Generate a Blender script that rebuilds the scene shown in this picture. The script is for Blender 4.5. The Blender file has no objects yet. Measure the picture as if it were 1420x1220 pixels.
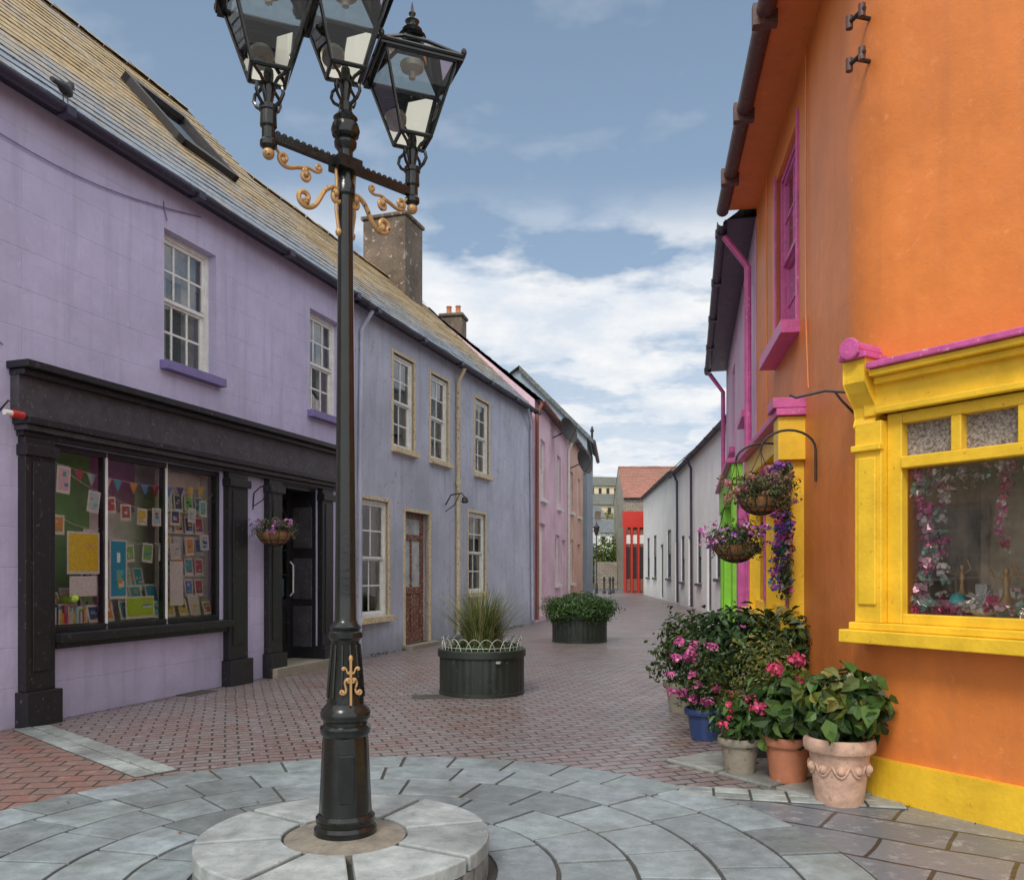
import bpy, math, random, bmesh
from mathutils import Vector, noise, Matrix
random.seed(7)
R = random.random
U = random.uniform
scene = bpy.context.scene

# ------------------------------------------------------------------ materials
def new_mat(name):
    m = bpy.data.materials.new(name); m.use_nodes = True
    nt = m.node_tree; nt.nodes.clear()
    o = nt.nodes.new('ShaderNodeOutputMaterial')
    return m, nt, o
def N(nt, t, **kw):
    n = nt.nodes.new(t)
    for k, v in kw.items(): setattr(n, k, v)
    return n
def rgb(c): return (c[0], c[1], c[2], 1)
def mixc(nt, fac, a, b, blend='MIX'):
    n = nt.nodes.new('ShaderNodeMix'); n.data_type = 'RGBA'; n.blend_type = blend
    for sock, val in ((n.inputs[0], fac), (n.inputs[6], a), (n.inputs[7], b)):
        if isinstance(val, (int, float)): sock.default_value = val
        elif isinstance(val, tuple): sock.default_value = rgb(val)
        else: nt.links.new(val, sock)
    return n.outputs[2]
def ramp(nt, src, a, b):
    n = nt.nodes.new('ShaderNodeMapRange')
    n.inputs[1].default_value = a; n.inputs[2].default_value = b
    nt.links.new(src, n.inputs[0]); return n.outputs[0]
def nz(nt, vec, scale, detail=4, rough=.55):
    n = N(nt, 'ShaderNodeTexNoise'); n.inputs['Scale'].default_value = scale
    n.inputs['Detail'].default_value = min(detail, 5); n.inputs['Roughness'].default_value = rough
    nt.links.new(vec, n.inputs['Vector']); return n.outputs[0]
def mapped(nt, vec, sc=(1, 1, 1), rot=(0, 0, 0), loc=(0, 0, 0)):
    n = N(nt, 'ShaderNodeMapping'); n.inputs['Scale'].default_value = sc
    n.inputs['Rotation'].default_value = rot; n.inputs['Location'].default_value = loc
    nt.links.new(vec, n.inputs['Vector']); return n.outputs[0]
def bump(nt, h, strength, dist=.01, prev=None):
    n = N(nt, 'ShaderNodeBump'); n.inputs['Strength'].default_value = strength
    n.inputs['Distance'].default_value = dist; nt.links.new(h, n.inputs['Height'])
    if prev: nt.links.new(prev, n.inputs['Normal'])
    return n.outputs[0]
def mathn(nt, op, a, b=None):
    n = N(nt, 'ShaderNodeMath', operation=op)
    for i, v in enumerate((a, b)):
        if v is None: continue
        if isinstance(v, (int, float)): n.inputs[i].default_value = v
        else: nt.links.new(v, n.inputs[i])
    return n.outputs[0]

def render_wall(name, col, rough=.75, courses=False, peel=0.0, dirt=.5, var=.16, bmp=.35):
    m, nt, o = new_mat(name); L = nt.links
    tc = N(nt, 'ShaderNodeTexCoord'); P = tc.outputs['Object']
    dark = tuple(c * (1 - var * 1.6) for c in col); lite = tuple(min(1, c * (1 + var * .6) + .012) for c in col)
    n1 = nz(nt, P, .9, 5, .65)
    c = mixc(nt, ramp(nt, n1, .3, .7), dark, lite)
    st = nz(nt, mapped(nt, P, (5, 5, .35)), 1.6, 4, .6)
    c = mixc(nt, mathn(nt, 'MULTIPLY', ramp(nt, st, .50, .78), dirt), c, tuple(x * .55 + .03 for x in col))
    n3 = nz(nt, P, 14, 5, .7)
    c = mixc(nt, mathn(nt, 'MULTIPLY', ramp(nt, n3, .55, .70), .38), c, tuple(x * .68 + .05 for x in col))
    c = mixc(nt, mathn(nt, 'MULTIPLY', ramp(nt, n3, .40, .30), .40), c, tuple(min(1, x * 1.1 + .10) for x in col))
    sep = N(nt, 'ShaderNodeSeparateXYZ'); L.new(P, sep.inputs[0])
    zz = mathn(nt, 'ADD', sep.outputs[2], mathn(nt, 'MULTIPLY', n1, .7))
    g = N(nt, 'ShaderNodeMapRange'); g.inputs[1].default_value = .95; g.inputs[2].default_value = .3
    L.new(zz, g.inputs[0])
    c = mixc(nt, mathn(nt, 'MULTIPLY', g.outputs[0], min(1, dirt * .9)), c, tuple(x * .35 + .06 for x in col))
    if peel:
        pn = nz(nt, P, 7, 5, .7)
        c = mixc(nt, ramp(nt, pn, .66 - .12 * peel, .68 - .12 * peel), c, (.32, .30, .26))
    bs = N(nt, 'ShaderNodeBsdfPrincipled'); L.new(c, bs.inputs['Base Color']); bs.inputs['Roughness'].default_value = rough
    b = bump(nt, nz(nt, P, 5, 3), bmp, .03)
    b = bump(nt, nz(nt, P, 75, 2), bmp * .7, .006, b)
    if courses:
        bt = N(nt, 'ShaderNodeTexBrick'); L.new(tc.outputs['UV'], bt.inputs['Vector'])
        bt.inputs['Scale'].default_value = 1; bt.inputs['Brick Width'].default_value = .95
        bt.inputs['Row Height'].default_value = .36; bt.inputs['Mortar Size'].default_value = .006
        bt.inputs['Mortar Smooth'].default_value = .6
        inv = mathn(nt, 'SUBTRACT', 1.0, bt.outputs['Fac'])
        b = bump(nt, inv, .5, .010, b)
    L.new(b, bs.inputs['Normal']); L.new(bs.outputs[0], o.inputs[0]); return m

def paint(name, col, rough=.35, wear=0.0, wearcol=(.3, .27, .22), metal=0, var=.12, bmp=.15, scale=9):
    m, nt, o = new_mat(name); L = nt.links
    tc = N(nt, 'ShaderNodeTexCoord'); P = tc.outputs['Object']
    n1 = nz(nt, P, scale, 4, .65)
    c = mixc(nt, ramp(nt, n1, .3, .7), tuple(x * (1 - var) for x in col), tuple(min(1, x * (1 + var)) for x in col))
    if wear:
        n2 = nz(nt, P, 22, 5, .75)
        c = mixc(nt, ramp(nt, n2, .66 - .14 * wear, .68 - .14 * wear), c, wearcol)
    bs = N(nt, 'ShaderNodeBsdfPrincipled'); L.new(c, bs.inputs['Base Color'])
    r = N(nt, 'ShaderNodeMapRange'); r.inputs[3].default_value = max(.04, rough - .12); r.inputs[4].default_value = min(1, rough + .15)
    L.new(n1, r.inputs[0]); L.new(r.outputs[0], bs.inputs['Roughness'])
    bs.inputs['Metallic'].default_value = metal
    L.new(bump(nt, nz(nt, P, 40, 3), bmp, .004), bs.inputs['Normal'])
    L.new(bs.outputs[0], o.inputs[0]); return m

def glass_mat(name, refl=.10, tint=(1, 1, 1), rough=.0, wav=.05):
    m, nt, o = new_mat(name); L = nt.links
    lw = N(nt, 'ShaderNodeFresnel'); lw.inputs[0].default_value = 1.45
    f = mathn(nt, 'ADD', lw.outputs[0], refl)
    tr = N(nt, 'ShaderNodeBsdfTransparent'); tr.inputs[0].default_value = rgb(tint)
    gl = N(nt, 'ShaderNodeBsdfGlossy'); gl.inputs['Roughness'].default_value = rough
    tc = N(nt, 'ShaderNodeTexCoord')
    if wav: L.new(bump(nt, nz(nt, tc.outputs['Object'], 2.0, 2), wav, .03), gl.inputs['Normal'])
    mx = N(nt, 'ShaderNodeMixShader'); L.new(f, mx.inputs[0]); L.new(tr.outputs[0], mx.inputs[1]); L.new(gl.outputs[0], mx.inputs[2])
    L.new(mx.outputs[0], o.inputs[0]); return m

def vcol_mat(name, rough=.55, transl=0.0, var=.25, bmp=.2, scale=30, spec=.5, stain=0):
    m, nt, o = new_mat(name); L = nt.links
    at = N(nt, 'ShaderNodeAttribute', attribute_name='Col')
    tc = N(nt, 'ShaderNodeTexCoord'); P = tc.outputs['Object']
    n = nz(nt, P, scale, 5, .65)
    k = N(nt, 'ShaderNodeMapRange'); k.inputs[1].default_value = .3; k.inputs[2].default_value = .7
    k.inputs[3].default_value = 1 - var; k.inputs[4].default_value = 1 + var; L.new(n, k.inputs[0])
    cm = N(nt, 'ShaderNodeVectorMath', operation='SCALE'); L.new(at.outputs['Color'], cm.inputs[0]); L.new(k.outputs[0], cm.inputs['Scale'])
    cout = cm.outputs[0]
    bs = N(nt, 'ShaderNodeBsdfPrincipled')
    if stain:
        s1 = nz(nt, P, 1.3, 5, .7); cout = mixc(nt, mathn(nt, 'MULTIPLY', ramp(nt, s1, .42, .66), stain), cout, (.14, .15, .145))
        s2 = nz(nt, P, 48, 3, .7); cout = mixc(nt, mathn(nt, 'MULTIPLY', ramp(nt, s2, .60, .72), .5), cout, (.08, .08, .07))
        s3 = nz(nt, P, 21, 4, .8); cout = mixc(nt, mathn(nt, 'MULTIPLY', ramp(nt, s3, .60, .66), .3), cout, (.45, .47, .46))
        r = N(nt, 'ShaderNodeMapRange'); r.inputs[1].default_value = .35; r.inputs[2].default_value = .65; r.inputs[3].default_value = rough + .15; r.inputs[4].default_value = rough - .14
        L.new(s1, r.inputs[0]); L.new(r.outputs[0], bs.inputs['Roughness'])
    else: bs.inputs['Roughness'].default_value = rough
    L.new(cout, bs.inputs['Base Color'])
    bs.inputs['Specular IOR Level'].default_value = spec
    if bmp: L.new(bump(nt, n, bmp, .008), bs.inputs['Normal'])
    if transl:
        t = N(nt, 'ShaderNodeBsdfTranslucent'); L.new(cm.outputs[0], t.inputs[0])
        mx = N(nt, 'ShaderNodeMixShader'); mx.inputs[0].default_value = transl
        L.new(bs.outputs[0], mx.inputs[1]); L.new(t.outputs[0], mx.inputs[2]); L.new(mx.outputs[0], o.inputs[0])
    else: L.new(bs.outputs[0], o.inputs[0])
    return m

def brick_mat(name, c1, c2, mort, bw, rh, ms, rot=0, rough=.5, uv=False, big=.35, tint=None, offset=.5, bstr=.6, warp=.045):
    m, nt, o = new_mat(name); L = nt.links
    tc = N(nt, 'ShaderNodeTexCoord'); P = tc.outputs['UV' if uv else 'Object']; W = tc.outputs['Object']
    v = mapped(nt, P, rot=(0, 0, rot))
    dn = N(nt, 'ShaderNodeTexNoise'); dn.inputs['Scale'].default_value = 1.6; L.new(v, dn.inputs['Vector'])
    vm = N(nt, 'ShaderNodeVectorMath', operation='SCALE'); L.new(dn.outputs[1], vm.inputs[0]); vm.inputs['Scale'].default_value = warp
    va = N(nt, 'ShaderNodeVectorMath', operation='ADD'); L.new(v, va.inputs[0]); L.new(vm.outputs[0], va.inputs[1])
    bt = N(nt, 'ShaderNodeTexBrick'); L.new(va.outputs[0], bt.inputs['Vector'])
    bt.inputs['Scale'].default_value = 1; bt.inputs['Brick Width'].default_value = bw; bt.inputs['Row Height'].default_value = rh
    bt.inputs['Mortar Size'].default_value = ms; bt.inputs['Mortar Smooth'].default_value = .3; bt.offset = offset
    bt.inputs['Color1'].default_value = rgb(c1); bt.inputs['Color2'].default_value = rgb(c2); bt.inputs['Mortar'].default_value = rgb(mort)
    c = bt.outputs['Color']
    n1 = nz(nt, W, .7, 5, .65)
    c = mixc(nt, mathn(nt, 'MULTIPLY', ramp(nt, n1, .35, .7), big), c, tint or tuple(x * .5 for x in c1))
    n2 = nz(nt, W, 25, 4, .7)
    c = mixc(nt, mathn(nt, 'MULTIPLY', ramp(nt, n2, .4, .8), .5), c, tuple(x * .5 for x in c2))
    n4 = nz(nt, W, 9, 4, .8)
    c = mixc(nt, mathn(nt, 'MULTIPLY', ramp(nt, n4, .54, .66), .5), c, tuple(min(1, x * 1.5 + .04) for x in c2))
    c = mixc(nt, mathn(nt, 'MULTIPLY', bt.outputs['Fac'], .75), c, mort)
    bs = N(nt, 'ShaderNodeBsdfPrincipled'); L.new(c, bs.inputs['Base Color'])
    r = N(nt, 'ShaderNodeMapRange'); r.inputs[1].default_value = .3; r.inputs[2].default_value = .7
    r.inputs[3].default_value = rough - .15; r.inputs[4].default_value = rough + .15
    L.new(n1, r.inputs[0]); L.new(r.outputs[0], bs.inputs['Roughness'])
    inv = mathn(nt, 'SUBTRACT', 1.0, bt.outputs['Fac'])
    b = bump(nt, inv, bstr, .012); b = bump(nt, n2, .35, .006, b)
    L.new(b, bs.inputs['Normal']); L.new(bs.outputs[0], o.inputs[0]); return m

def slate_mat(name, c1, c2, lichen, z0=6.2, z1=8.2, amt=1.0):
    m, nt, o = new_mat(name); L = nt.links
    tc = N(nt, 'ShaderNodeTexCoord'); P = tc.outputs['Object']
    bt = N(nt, 'ShaderNodeTexBrick'); L.new(tc.outputs['UV'], bt.inputs['Vector'])
    bt.inputs['Scale'].default_value = 1; bt.inputs['Brick Width'].default_value = .27; bt.inputs['Row Height'].default_value = .2
    bt.inputs['Mortar Size'].default_value = .006; bt.inputs['Color1'].default_value = rgb(c1); bt.inputs['Color2'].default_value = rgb(c2)
    bt.inputs['Mortar'].default_value = (.02, .02, .02, 1)
    sep = N(nt, 'ShaderNodeSeparateXYZ'); L.new(P, sep.inputs[0])
    n1 = nz(nt, P, 1.1, 5, .7)
    f = mathn(nt, 'ADD', ramp(nt, sep.outputs[2], z0, z1), mathn(nt, 'MULTIPLY', mathn(nt, 'SUBTRACT', n1, .5), 2.6))
    n2 = nz(nt, P, 11, 5, .75)
    cl = N(nt, 'ShaderNodeClamp'); L.new(mathn(nt, 'MULTIPLY', f, amt), cl.inputs[0])
    lc = mixc(nt, ramp(nt, n2, .35, .66), tuple(x * .38 for x in lichen), lichen)
    bc = mixc(nt, ramp(nt, n2, .40, .68), bt.outputs['Color'], tuple(x * 1.5 for x in c2))
    c = mixc(nt, mathn(nt, 'MULTIPLY', cl.outputs[0], .9), bc, lc)
    n3 = nz(nt, P, 30, 4, .8)
    c = mixc(nt, mathn(nt, 'MULTIPLY', ramp(nt, n3, .58, .66), .35), c, (.42, .35, .18))
    c = mixc(nt, mathn(nt, 'MULTIPLY', bt.outputs['Fac'], .7), c, (.02, .018, .015))
    bs = N(nt, 'ShaderNodeBsdfPrincipled'); L.new(c, bs.inputs['Base Color']); bs.inputs['Roughness'].default_value = .6
    b = bump(nt, mathn(nt, 'SUBTRACT', 1.0, bt.outputs['Fac']), .5, .01); b = bump(nt, n2, .6, .02, b)
    L.new(b, bs.inputs['Normal']); L.new(bs.outputs[0], o.inputs[0]); return m

M = {}
M['lilac'] = render_wall('lilac_render', (.545, .505, .71), courses=True, dirt=.5, var=.11)
M['peri'] = render_wall('periwinkle_render', (.475, .50, .61), peel=.3, dirt=.75, var=.16)
M['pink'] = render_wall('pink_render', (.80, .56, .66), dirt=.4)
M['salmon'] = render_wall('salmon_render', (.76, .48, .38), dirt=.4)
M['greyblue'] = render_wall('grey_blue_render', (.32, .38, .45), dirt=.5)
M['white'] = render_wall('white_render', (.80, .80, .80), dirt=.35, var=.06)
M['white2'] = render_wall('offwhite_render', (.79, .78, .74), dirt=.45, var=.06)
M['cream'] = render_wall('cream_render', (.64, .55, .38), dirt=.3)
M['orange'] = render_wall('orange_render', (.76, .225, .040), rough=.5, dirt=.30, var=.12, bmp=.3)
M['lilacpink'] = render_wall('lilac_pink_render', (.70, .47, .64), dirt=.2)
M['green'] = paint('lime_green_paint', (.25, .62, .04), .5)
M['yellow'] = paint('yellow_gloss_paint', (.80, .50, .03), .36, var=.16, bmp=.7, scale=4, wear=.1, wearcol=(.55, .27, .02))
M['magenta'] = paint('magenta_paint', (.54, .10, .30), .4, var=.25, wear=.24, wearcol=(.72, .40, .52))
M['black'] = paint('black_shop_paint', (.018, .018, .021), .32, wear=.30, wearcol=(.10, .095, .09), bmp=.6)
M['fascia'] = paint('weathered_fascia', (.065, .06, .07), .45, wear=.45, wearcol=(.14, .13, .14), bmp=.9, scale=5, var=.35)
M['lampblack'] = paint('lamp_gloss_black', (.010, .012, .011), .18, var=.3, bmp=.25, scale=14)
M['gold'] = paint('gold_paint', (.46, .28, .12), .45, metal=.3, wear=.35, wearcol=(.06, .04, .02))
M['whitep'] = paint('white_window_paint', (.76, .76, .72), .45, wear=.12, wearcol=(.4, .37, .3))
M['creamp'] = paint('peeling_cream_paint', (.62, .52, .34), .6, wear=.6, wearcol=(.28, .13, .08))
M['redwood'] = paint('peeling_brown_door_paint', (.17, .055, .04), .6, wear=.85, wearcol=(.40, .28, .19))
M['gutter'] = paint('dark_gutter', (.035, .03, .055), .4, wear=.3, wearcol=(.12, .11, .12))
M['gutterbr'] = paint('rusty_gutter', (.10, .045, .04), .5, wear=.5, wearcol=(.22, .12, .09))
M['purple'] = paint('purple_sill_paint', (.20, .165, .36), .5)
M['glass'] = glass_mat('window_glass', .16)
M['shopglass'] = glass_mat('shop_glass', .0)
M['shopglass2'] = glass_mat('orange_shop_glass', .07)
M['lglass'] = glass_mat('lantern_glass', .0, (.98, .99, .99), wav=0)
M['lroof'] = glass_mat('lantern_roof_glass', .02, (.62, .60, .50), wav=0)
M['frost'] = paint('obscure_glass', (.24, .21, .19), .15, var=.8, bmp=1.0, scale=60)
M['dark'] = paint('dark_interior', (.035, .03, .032), .9)
M['darkwin'] = paint('dark_painted_joinery', (.05, .055, .07), .4)
M['brownint'] = paint('brown_interior', (.52, .44, .34), .9, var=.6, scale=3)
M['curtain'] = paint('net_curtain', (.42, .45, .45), .9, var=.3, scale=5)
M['purpleint'] = paint('shop_interior_purple', (.48, .22, .46), .8)
M['greenint'] = paint('shop_interior_green', (.22, .50, .14), .8)
M['slat'] = paint('slat_panel', (.87, .85, .77), .7)
M['slate'] = slate_mat('slate_roof', (.12, .15, .19), (.18, .22, .27), (.56, .39, .16), 5.9, 7.3)
M['slate2'] = slate_mat('dark_slate_roof', (.06, .07, .085), (.12, .14, .15), (.16, .16, .08), 7, 10, .6)
M['stone'] = brick_mat('rubble_stone', (.24, .20, .16), (.36, .31, .25), (.12, .10, .08), .35, .18, .015, uv=True)
M['chim'] = render_wall('chimney_render', (.15, .105, .07), dirt=1.0, var=.45, peel=.5, bmp=1.0)
M['brownroof'] = slate_mat('red_brown_tiles', (.22, .08, .06), (.30, .12, .09), (.25, .16, .1), 7, 10, .5)
M['terr'] = paint('terracotta', (.45, .17, .09), .7, wear=.2, wearcol=(.5, .35, .25))
M['terr2'] = paint('pale_terracotta', (.54, .35, .26), .8, wear=.45, wearcol=(.38, .28, .20), bmp=.9, var=.3)
M['bluepot'] = paint('blue_glaze', (.03, .06, .17), .2)
M['stonepot'] = paint('stone_pot', (.27, .24, .19), .8, wear=.3, wearcol=(.12, .13, .06), bmp=.8)
M['planter'] = paint('planter_black_green', (.020, .027, .022), .4, wear=.25, wearcol=(.08, .08, .065))
M['galv'] = paint('galvanised_hoop', (.38, .40, .36), .5, metal=.3)
M['soil'] = paint('soil', (.05, .035, .02), .95)
M['leaf'] = vcol_mat('leaves', .42, .22, .2, 0)
M['petal'] = vcol_mat('petals', .6, .25, .15, 0)
M['vc'] = vcol_mat('printed_card', .6, 0, .15, 0, 40)
M['slab'] = vcol_mat('paving_slab', .42, 0, .28, .7, 9, stain=.65)
M['mortar'] = paint('dark_mortar', (.06, .056, .048), .9, bmp=.8)
M['concrete'] = paint('mortar_disc', (.21, .19, .155), .85, var=.35, bmp=1.0)
M['coir'] = paint('coir_liner', (.25, .13, .055), .95, var=.4, bmp=1, scale=50)
M['red'] = paint('red_paint', (.52, .035, .025), .4)
M['redbr'] = render_wall('red_brown_render', (.28, .10, .07), dirt=.5)
M['iron'] = paint('wrought_iron', (.02, .018, .018), .5)
M['bird'] = paint('bird_feathers', (.03, .03, .035), .6)
M['grass'] = paint('hill_grass', (.07, .10, .03), .9, var=.5, scale=.2)
M['asph'] = paint('asphalt', (.10, .11, .13), .7, var=.2)
M['paver'] = brick_mat('brick_pavers', (.225, .13, .112), (.25, .22, .215), (.042, .038, .034), .205, .105, .009, rot=-.33, rough=.40, big=.65, tint=(.175, .17, .18), bstr=.9)
M['paver2'] = brick_mat('red_pavers', (.27, .14, .11), (.225, .165, .145), (.05, .045, .04), .22, .16, .010, rot=-.15, rough=.5, big=.4)
M['flags'] = brick_mat('grey_flags', (.155, .18, .21), (.25, .265, .285), (.03, .03, .03), .62, .36, .012, rot=.62, rough=.30, big=.5, tint=(.10, .115, .14), warp=.05)

# ------------------------------------------------------------------ geometry helpers
class Frame:
    def __init__(s, ox, oy, dx, dy, nx, ny):
        l = math.hypot(dx, dy); s.o = Vector((ox, oy, 0)); s.d = Vector((dx / l, dy / l, 0))
        l = math.hypot(nx, ny); s.n = Vector((nx / l, ny / l, 0)); s.lh = s.d.cross(s.n).z < 0
    def P(s, u, v, z): return s.o + s.d * u + s.n * v + Vector((0, 0, z))
def frame_pts(a, b, left=True):
    dx, dy = b[0] - a[0], b[1] - a[1]
    n = (dy, -dx) if left else (-dy, dx)
    return Frame(a[0], a[1], dx, dy, *n), math.hypot(dx, dy)

class MB:
    def __init__(s): s.v = []; s.f = []; s.mi = []; s.c = []; s.mats = []
    def m(s, mat):
        if isinstance(mat, str): mat = M[mat]
        if mat not in s.mats: s.mats.append(mat)
        return s.mats.index(mat)
    def poly(s, pts, mat, col=(1, 1, 1)):
        b = len(s.v); s.v += [tuple(p) for p in pts]; s.c += [col] * len(pts)
        s.f.append(tuple(range(b, b + len(pts)))); s.mi.append(s.m(mat))
    def mesh(s, verts, faces, mat, col=(1, 1, 1)):
        b = len(s.v); s.v += [tuple(p) for p in verts]; s.c += [col] * len(verts); k = s.m(mat)
        for f in faces: s.f.append(tuple(i + b for i in f)); s.mi.append(k)
    def box(s, F, u0, u1, v0, v1, z0, z1, mat, col=(1, 1, 1)):
        vs = [F.P(u, v, z) for z in (z0, z1) for v in (v0, v1) for u in (u0, u1)]
        fs = [(0, 2, 3, 1), (4, 5, 7, 6), (0, 1, 5, 4), (2, 6, 7, 3), (0, 4, 6, 2), (1, 3, 7, 5)]
        if F.lh: fs = [tuple(reversed(f)) for f in fs]
        s.mesh(vs, fs, mat, col)
    def lathe(s, c, prof, mat, segs=24, rot=0, rmod=None, col=(1, 1, 1)):
        vs = []; fs = []
        for r, z in prof:
            for i in range(segs):
                a = rot + 2 * math.pi * i / segs; rr = r * (rmod(a) if rmod else 1)
                vs.append((c[0] + rr * math.cos(a), c[1] + rr * math.sin(a), c[2] + z))
        for j in range(len(prof) - 1):
            for i in range(segs):
                k = (i + 1) % segs; fs.append((j * segs + i, j * segs + k, (j + 1) * segs + k, (j + 1) * segs + i))
        fs.append(tuple(reversed(range(segs)))); fs.append(tuple(range((len(prof) - 1) * segs, len(prof) * segs)))
        s.mesh(vs, fs, mat, col)
    def tube(s, pts, r, mat, segs=8, col=(1, 1, 1)):
        pts = [Vector(p) for p in pts]; n = len(pts); vs = []; fs = []
        t = (pts[1] - pts[0]).normalized(); a = Vector((0, 0, 1)) if abs(t.z) < .9 else Vector((1, 0, 0))
        x = t.cross(a).normalized()
        for i, p in enumerate(pts):
            t = (pts[min(i + 1, n - 1)] - pts[max(i - 1, 0)]).normalized()
            x = (x - t * x.dot(t)).normalized(); y = t.cross(x)
            rr = r(i / (n - 1)) if callable(r) else r
            for k in range(segs):
                an = 2 * math.pi * k / segs; vs.append(p + x * (rr * math.cos(an)) + y * (rr * math.sin(an)))
        for j in range(n - 1):
            for i in range(segs):
                k = (i + 1) % segs; fs.append((j * segs + i, j * segs + k, (j + 1) * segs + k, (j + 1) * segs + i))
        fs.append(tuple(reversed(range(segs)))); fs.append(tuple(range((n - 1) * segs, n * segs)))
        s.mesh(vs, fs, mat, col)
    def ball(s, c, rx, ry, rz, mat, segs=10, col=(1, 1, 1)):
        prof = [(math.sin(math.pi * i / 7) + 1e-4, -math.cos(math.pi * i / 7)) for i in range(8)]
        vs = []; fs = []
        for r, z in prof:
            for i in range(segs):
                a = 2 * math.pi * i / segs; vs.append((c[0] + rx * r * math.cos(a), c[1] + ry * r * math.sin(a), c[2] + rz * z))
        for j in range(7):
            for i in range(segs):
                k = (i + 1) % segs; fs.append((j * segs + i, j * segs + k, (j + 1) * segs + k, (j + 1) * segs + i))
        s.mesh(vs, fs, mat, col)
    def build(s, name, parent=None, smooth=False, bevel=0):
        me = bpy.data.meshes.new(name); me.from_pydata(s.v, [], s.f)
        for m in s.mats: me.materials.append(m)
        me.polygons.foreach_set('material_index', s.mi)
        ca = me.color_attributes.new('Col', 'FLOAT_COLOR', 'POINT')
        flat = []
        for c in s.c: flat += [c[0], c[1], c[2], 1]
        ca.data.foreach_set('color', flat)
        uv = me.uv_layers.new(name='UVMap'); Z = Vector((0, 0, 1)); uvs = [0.0] * (2 * len(me.loops))
        for p in me.polygons:
            n = p.normal
            if abs(n.z) > .95: t = Vector((1, 0, 0)); b = Vector((0, 1, 0))
            else: t = Z.cross(n).normalized(); b = n.cross(t)
            for li in p.loop_indices:
                co = me.vertices[me.loops[li].vertex_index].co; uvs[2 * li] = co.dot(t); uvs[2 * li + 1] = co.dot(b)
        uv.data.foreach_set('uv', uvs)
        if smooth: me.shade_smooth(); me.set_sharp_from_angle(angle=math.radians(38))
        me.update()
        ob = bpy.data.objects.new(name, me); scene.collection.objects.link(ob)
        if parent: ob.parent = parent
        if bevel:
            bv = ob.modifiers.new('bevel', 'BEVEL'); bv.width = bevel; bv.segments = 2; bv.limit_method = 'ANGLE'; bv.angle_limit = math.radians(40)
        return ob
def empty(name):
    e = bpy.data.objects.new(name, None); e.empty_display_size = .1; scene.collection.objects.link(e); return e

def wall(mb, F, u0, u1, z0, z1, ops, mat, rev=.16, v=0, revmat=None):
    us = sorted({u0, u1, *[x for o in ops for x in o[:2]]}); zs = sorted({z0, z1, *[x for o in ops for x in o[2:4]]})
    for a, b in zip(us, us[1:]):
        for c, d in zip(zs, zs[1:]):
            mu, mz = (a + b) / 2, (c + d) / 2
            if any(o[0] < mu < o[1] and o[2] < mz < o[3] for o in ops): continue
            mb.poly([F.P(a, v, c), F.P(b, v, c), F.P(b, v, d), F.P(a, v, d)], mat)
    rm = revmat or mat
    for o in ops:
        a, b, c, d = o[:4]
        for q in (((a, c), (a, d)), ((b, c), (b, d)), ((a, c), (b, c)), ((a, d), (b, d))):
            (p, r), (s_, t) = q
            mb.poly([F.P(p, v, r), F.P(s_, v, t), F.P(s_, v - rev, t), F.P(p, v - rev, r)], rm)

def sash(fr, gl, bk, F, u0, u1, z0, z1, v, mat, cols=3, rows=2, curtain=True, ft=.055):
    fr.box(F, u0, u0 + ft, v - .05, v + .04, z0, z1, mat); fr.box(F, u1 - ft, u1, v - .05, v + .04, z0, z1, mat)
    fr.box(F, u0 + ft, u1 - ft, v - .05, v + .038, z1 - ft, z1, mat); fr.box(F, u0 + ft, u1 - ft, v - .05, v + .045, z0, z0 + ft, mat)
    zm = (z0 + z1) / 2; a, b = u0 + ft, u1 - ft
    for (lo, hi, vv) in ((zm, z1 - ft, v), (z0 + ft, zm, v - .03)):
        rl = .04
        fr.box(F, a, b, vv - .015, vv + .02, lo - .012, lo + rl - .012, mat); fr.box(F, a, b, vv - .016, vv + .019, hi - rl, hi, mat)
        fr.box(F, a, a + rl, vv - .014, vv + .018, lo + rl, hi - rl, mat); fr.box(F, b - rl, b, vv - .014, vv + .018, lo + rl, hi - rl, mat)
        for i in range(1, cols):
            x = a + (b - a) * i / cols; fr.box(F, x - .013, x + .013, vv - .006, vv + .012, lo + rl, hi - rl, mat)
        for j in range(1, rows):
            z = lo + (hi - lo) * j / rows; fr.box(F, a + rl, b - rl, vv - .005, vv + .010, z - .013, z + .013, mat)
        gl.poly([F.P(a, vv, lo), F.P(b, vv, lo), F.P(b, vv, hi), F.P(a, vv, hi)], 'glass')
    bk.poly([F.P(u0 - .1, v - .7, z0 - .1), F.P(u1 + .1, v - .7, z0 - .1), F.P(u1 + .1, v - .7, z1 + .1), F.P(u0 - .1, v - .7, z1 + .1)], 'dark')
    for (p, q) in (((u0, z0), (u0, z1)), ((u1, z0), (u1, z1)), ((u0, z0), (u1, z0)), ((u0, z1), (u1, z1))):
        bk.poly([F.P(p[0], v - .052, p[1]), F.P(q[0], v - .052, q[1]), F.P(q[0], v - .7, q[1]), F.P(p[0], v - .7, p[1])], 'dark')
    if curtain:
        k1, k2 = U(.25, .5), U(.25, .45)
        for (a0, a1) in ((u0 + .02, u0 + (u1 - u0) * k1), (u1 - (u1 - u0) * k2, u1 - .02)):
            n = 10; pts = [(a0 + (a1 - a0) * i / n, v - .12 - .02 * (i % 2)) for i in range(n + 1)]
            for (p, q) in zip(pts, pts[1:]):
                bk.poly([F.P(p[0], p[1], z0), F.P(q[0], q[1], z0), F.P(q[0], q[1], z1), F.P(p[0], p[1], z1)], 'curtain')
        hb_ = U(.1, .45); bk.poly([F.P(u0, v - .10, z1 - hb_), F.P(u1, v - .10, z1 - hb_), F.P(u1, v - .10, z1), F.P(u0, v - .10, z1)], 'curtain')

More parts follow.
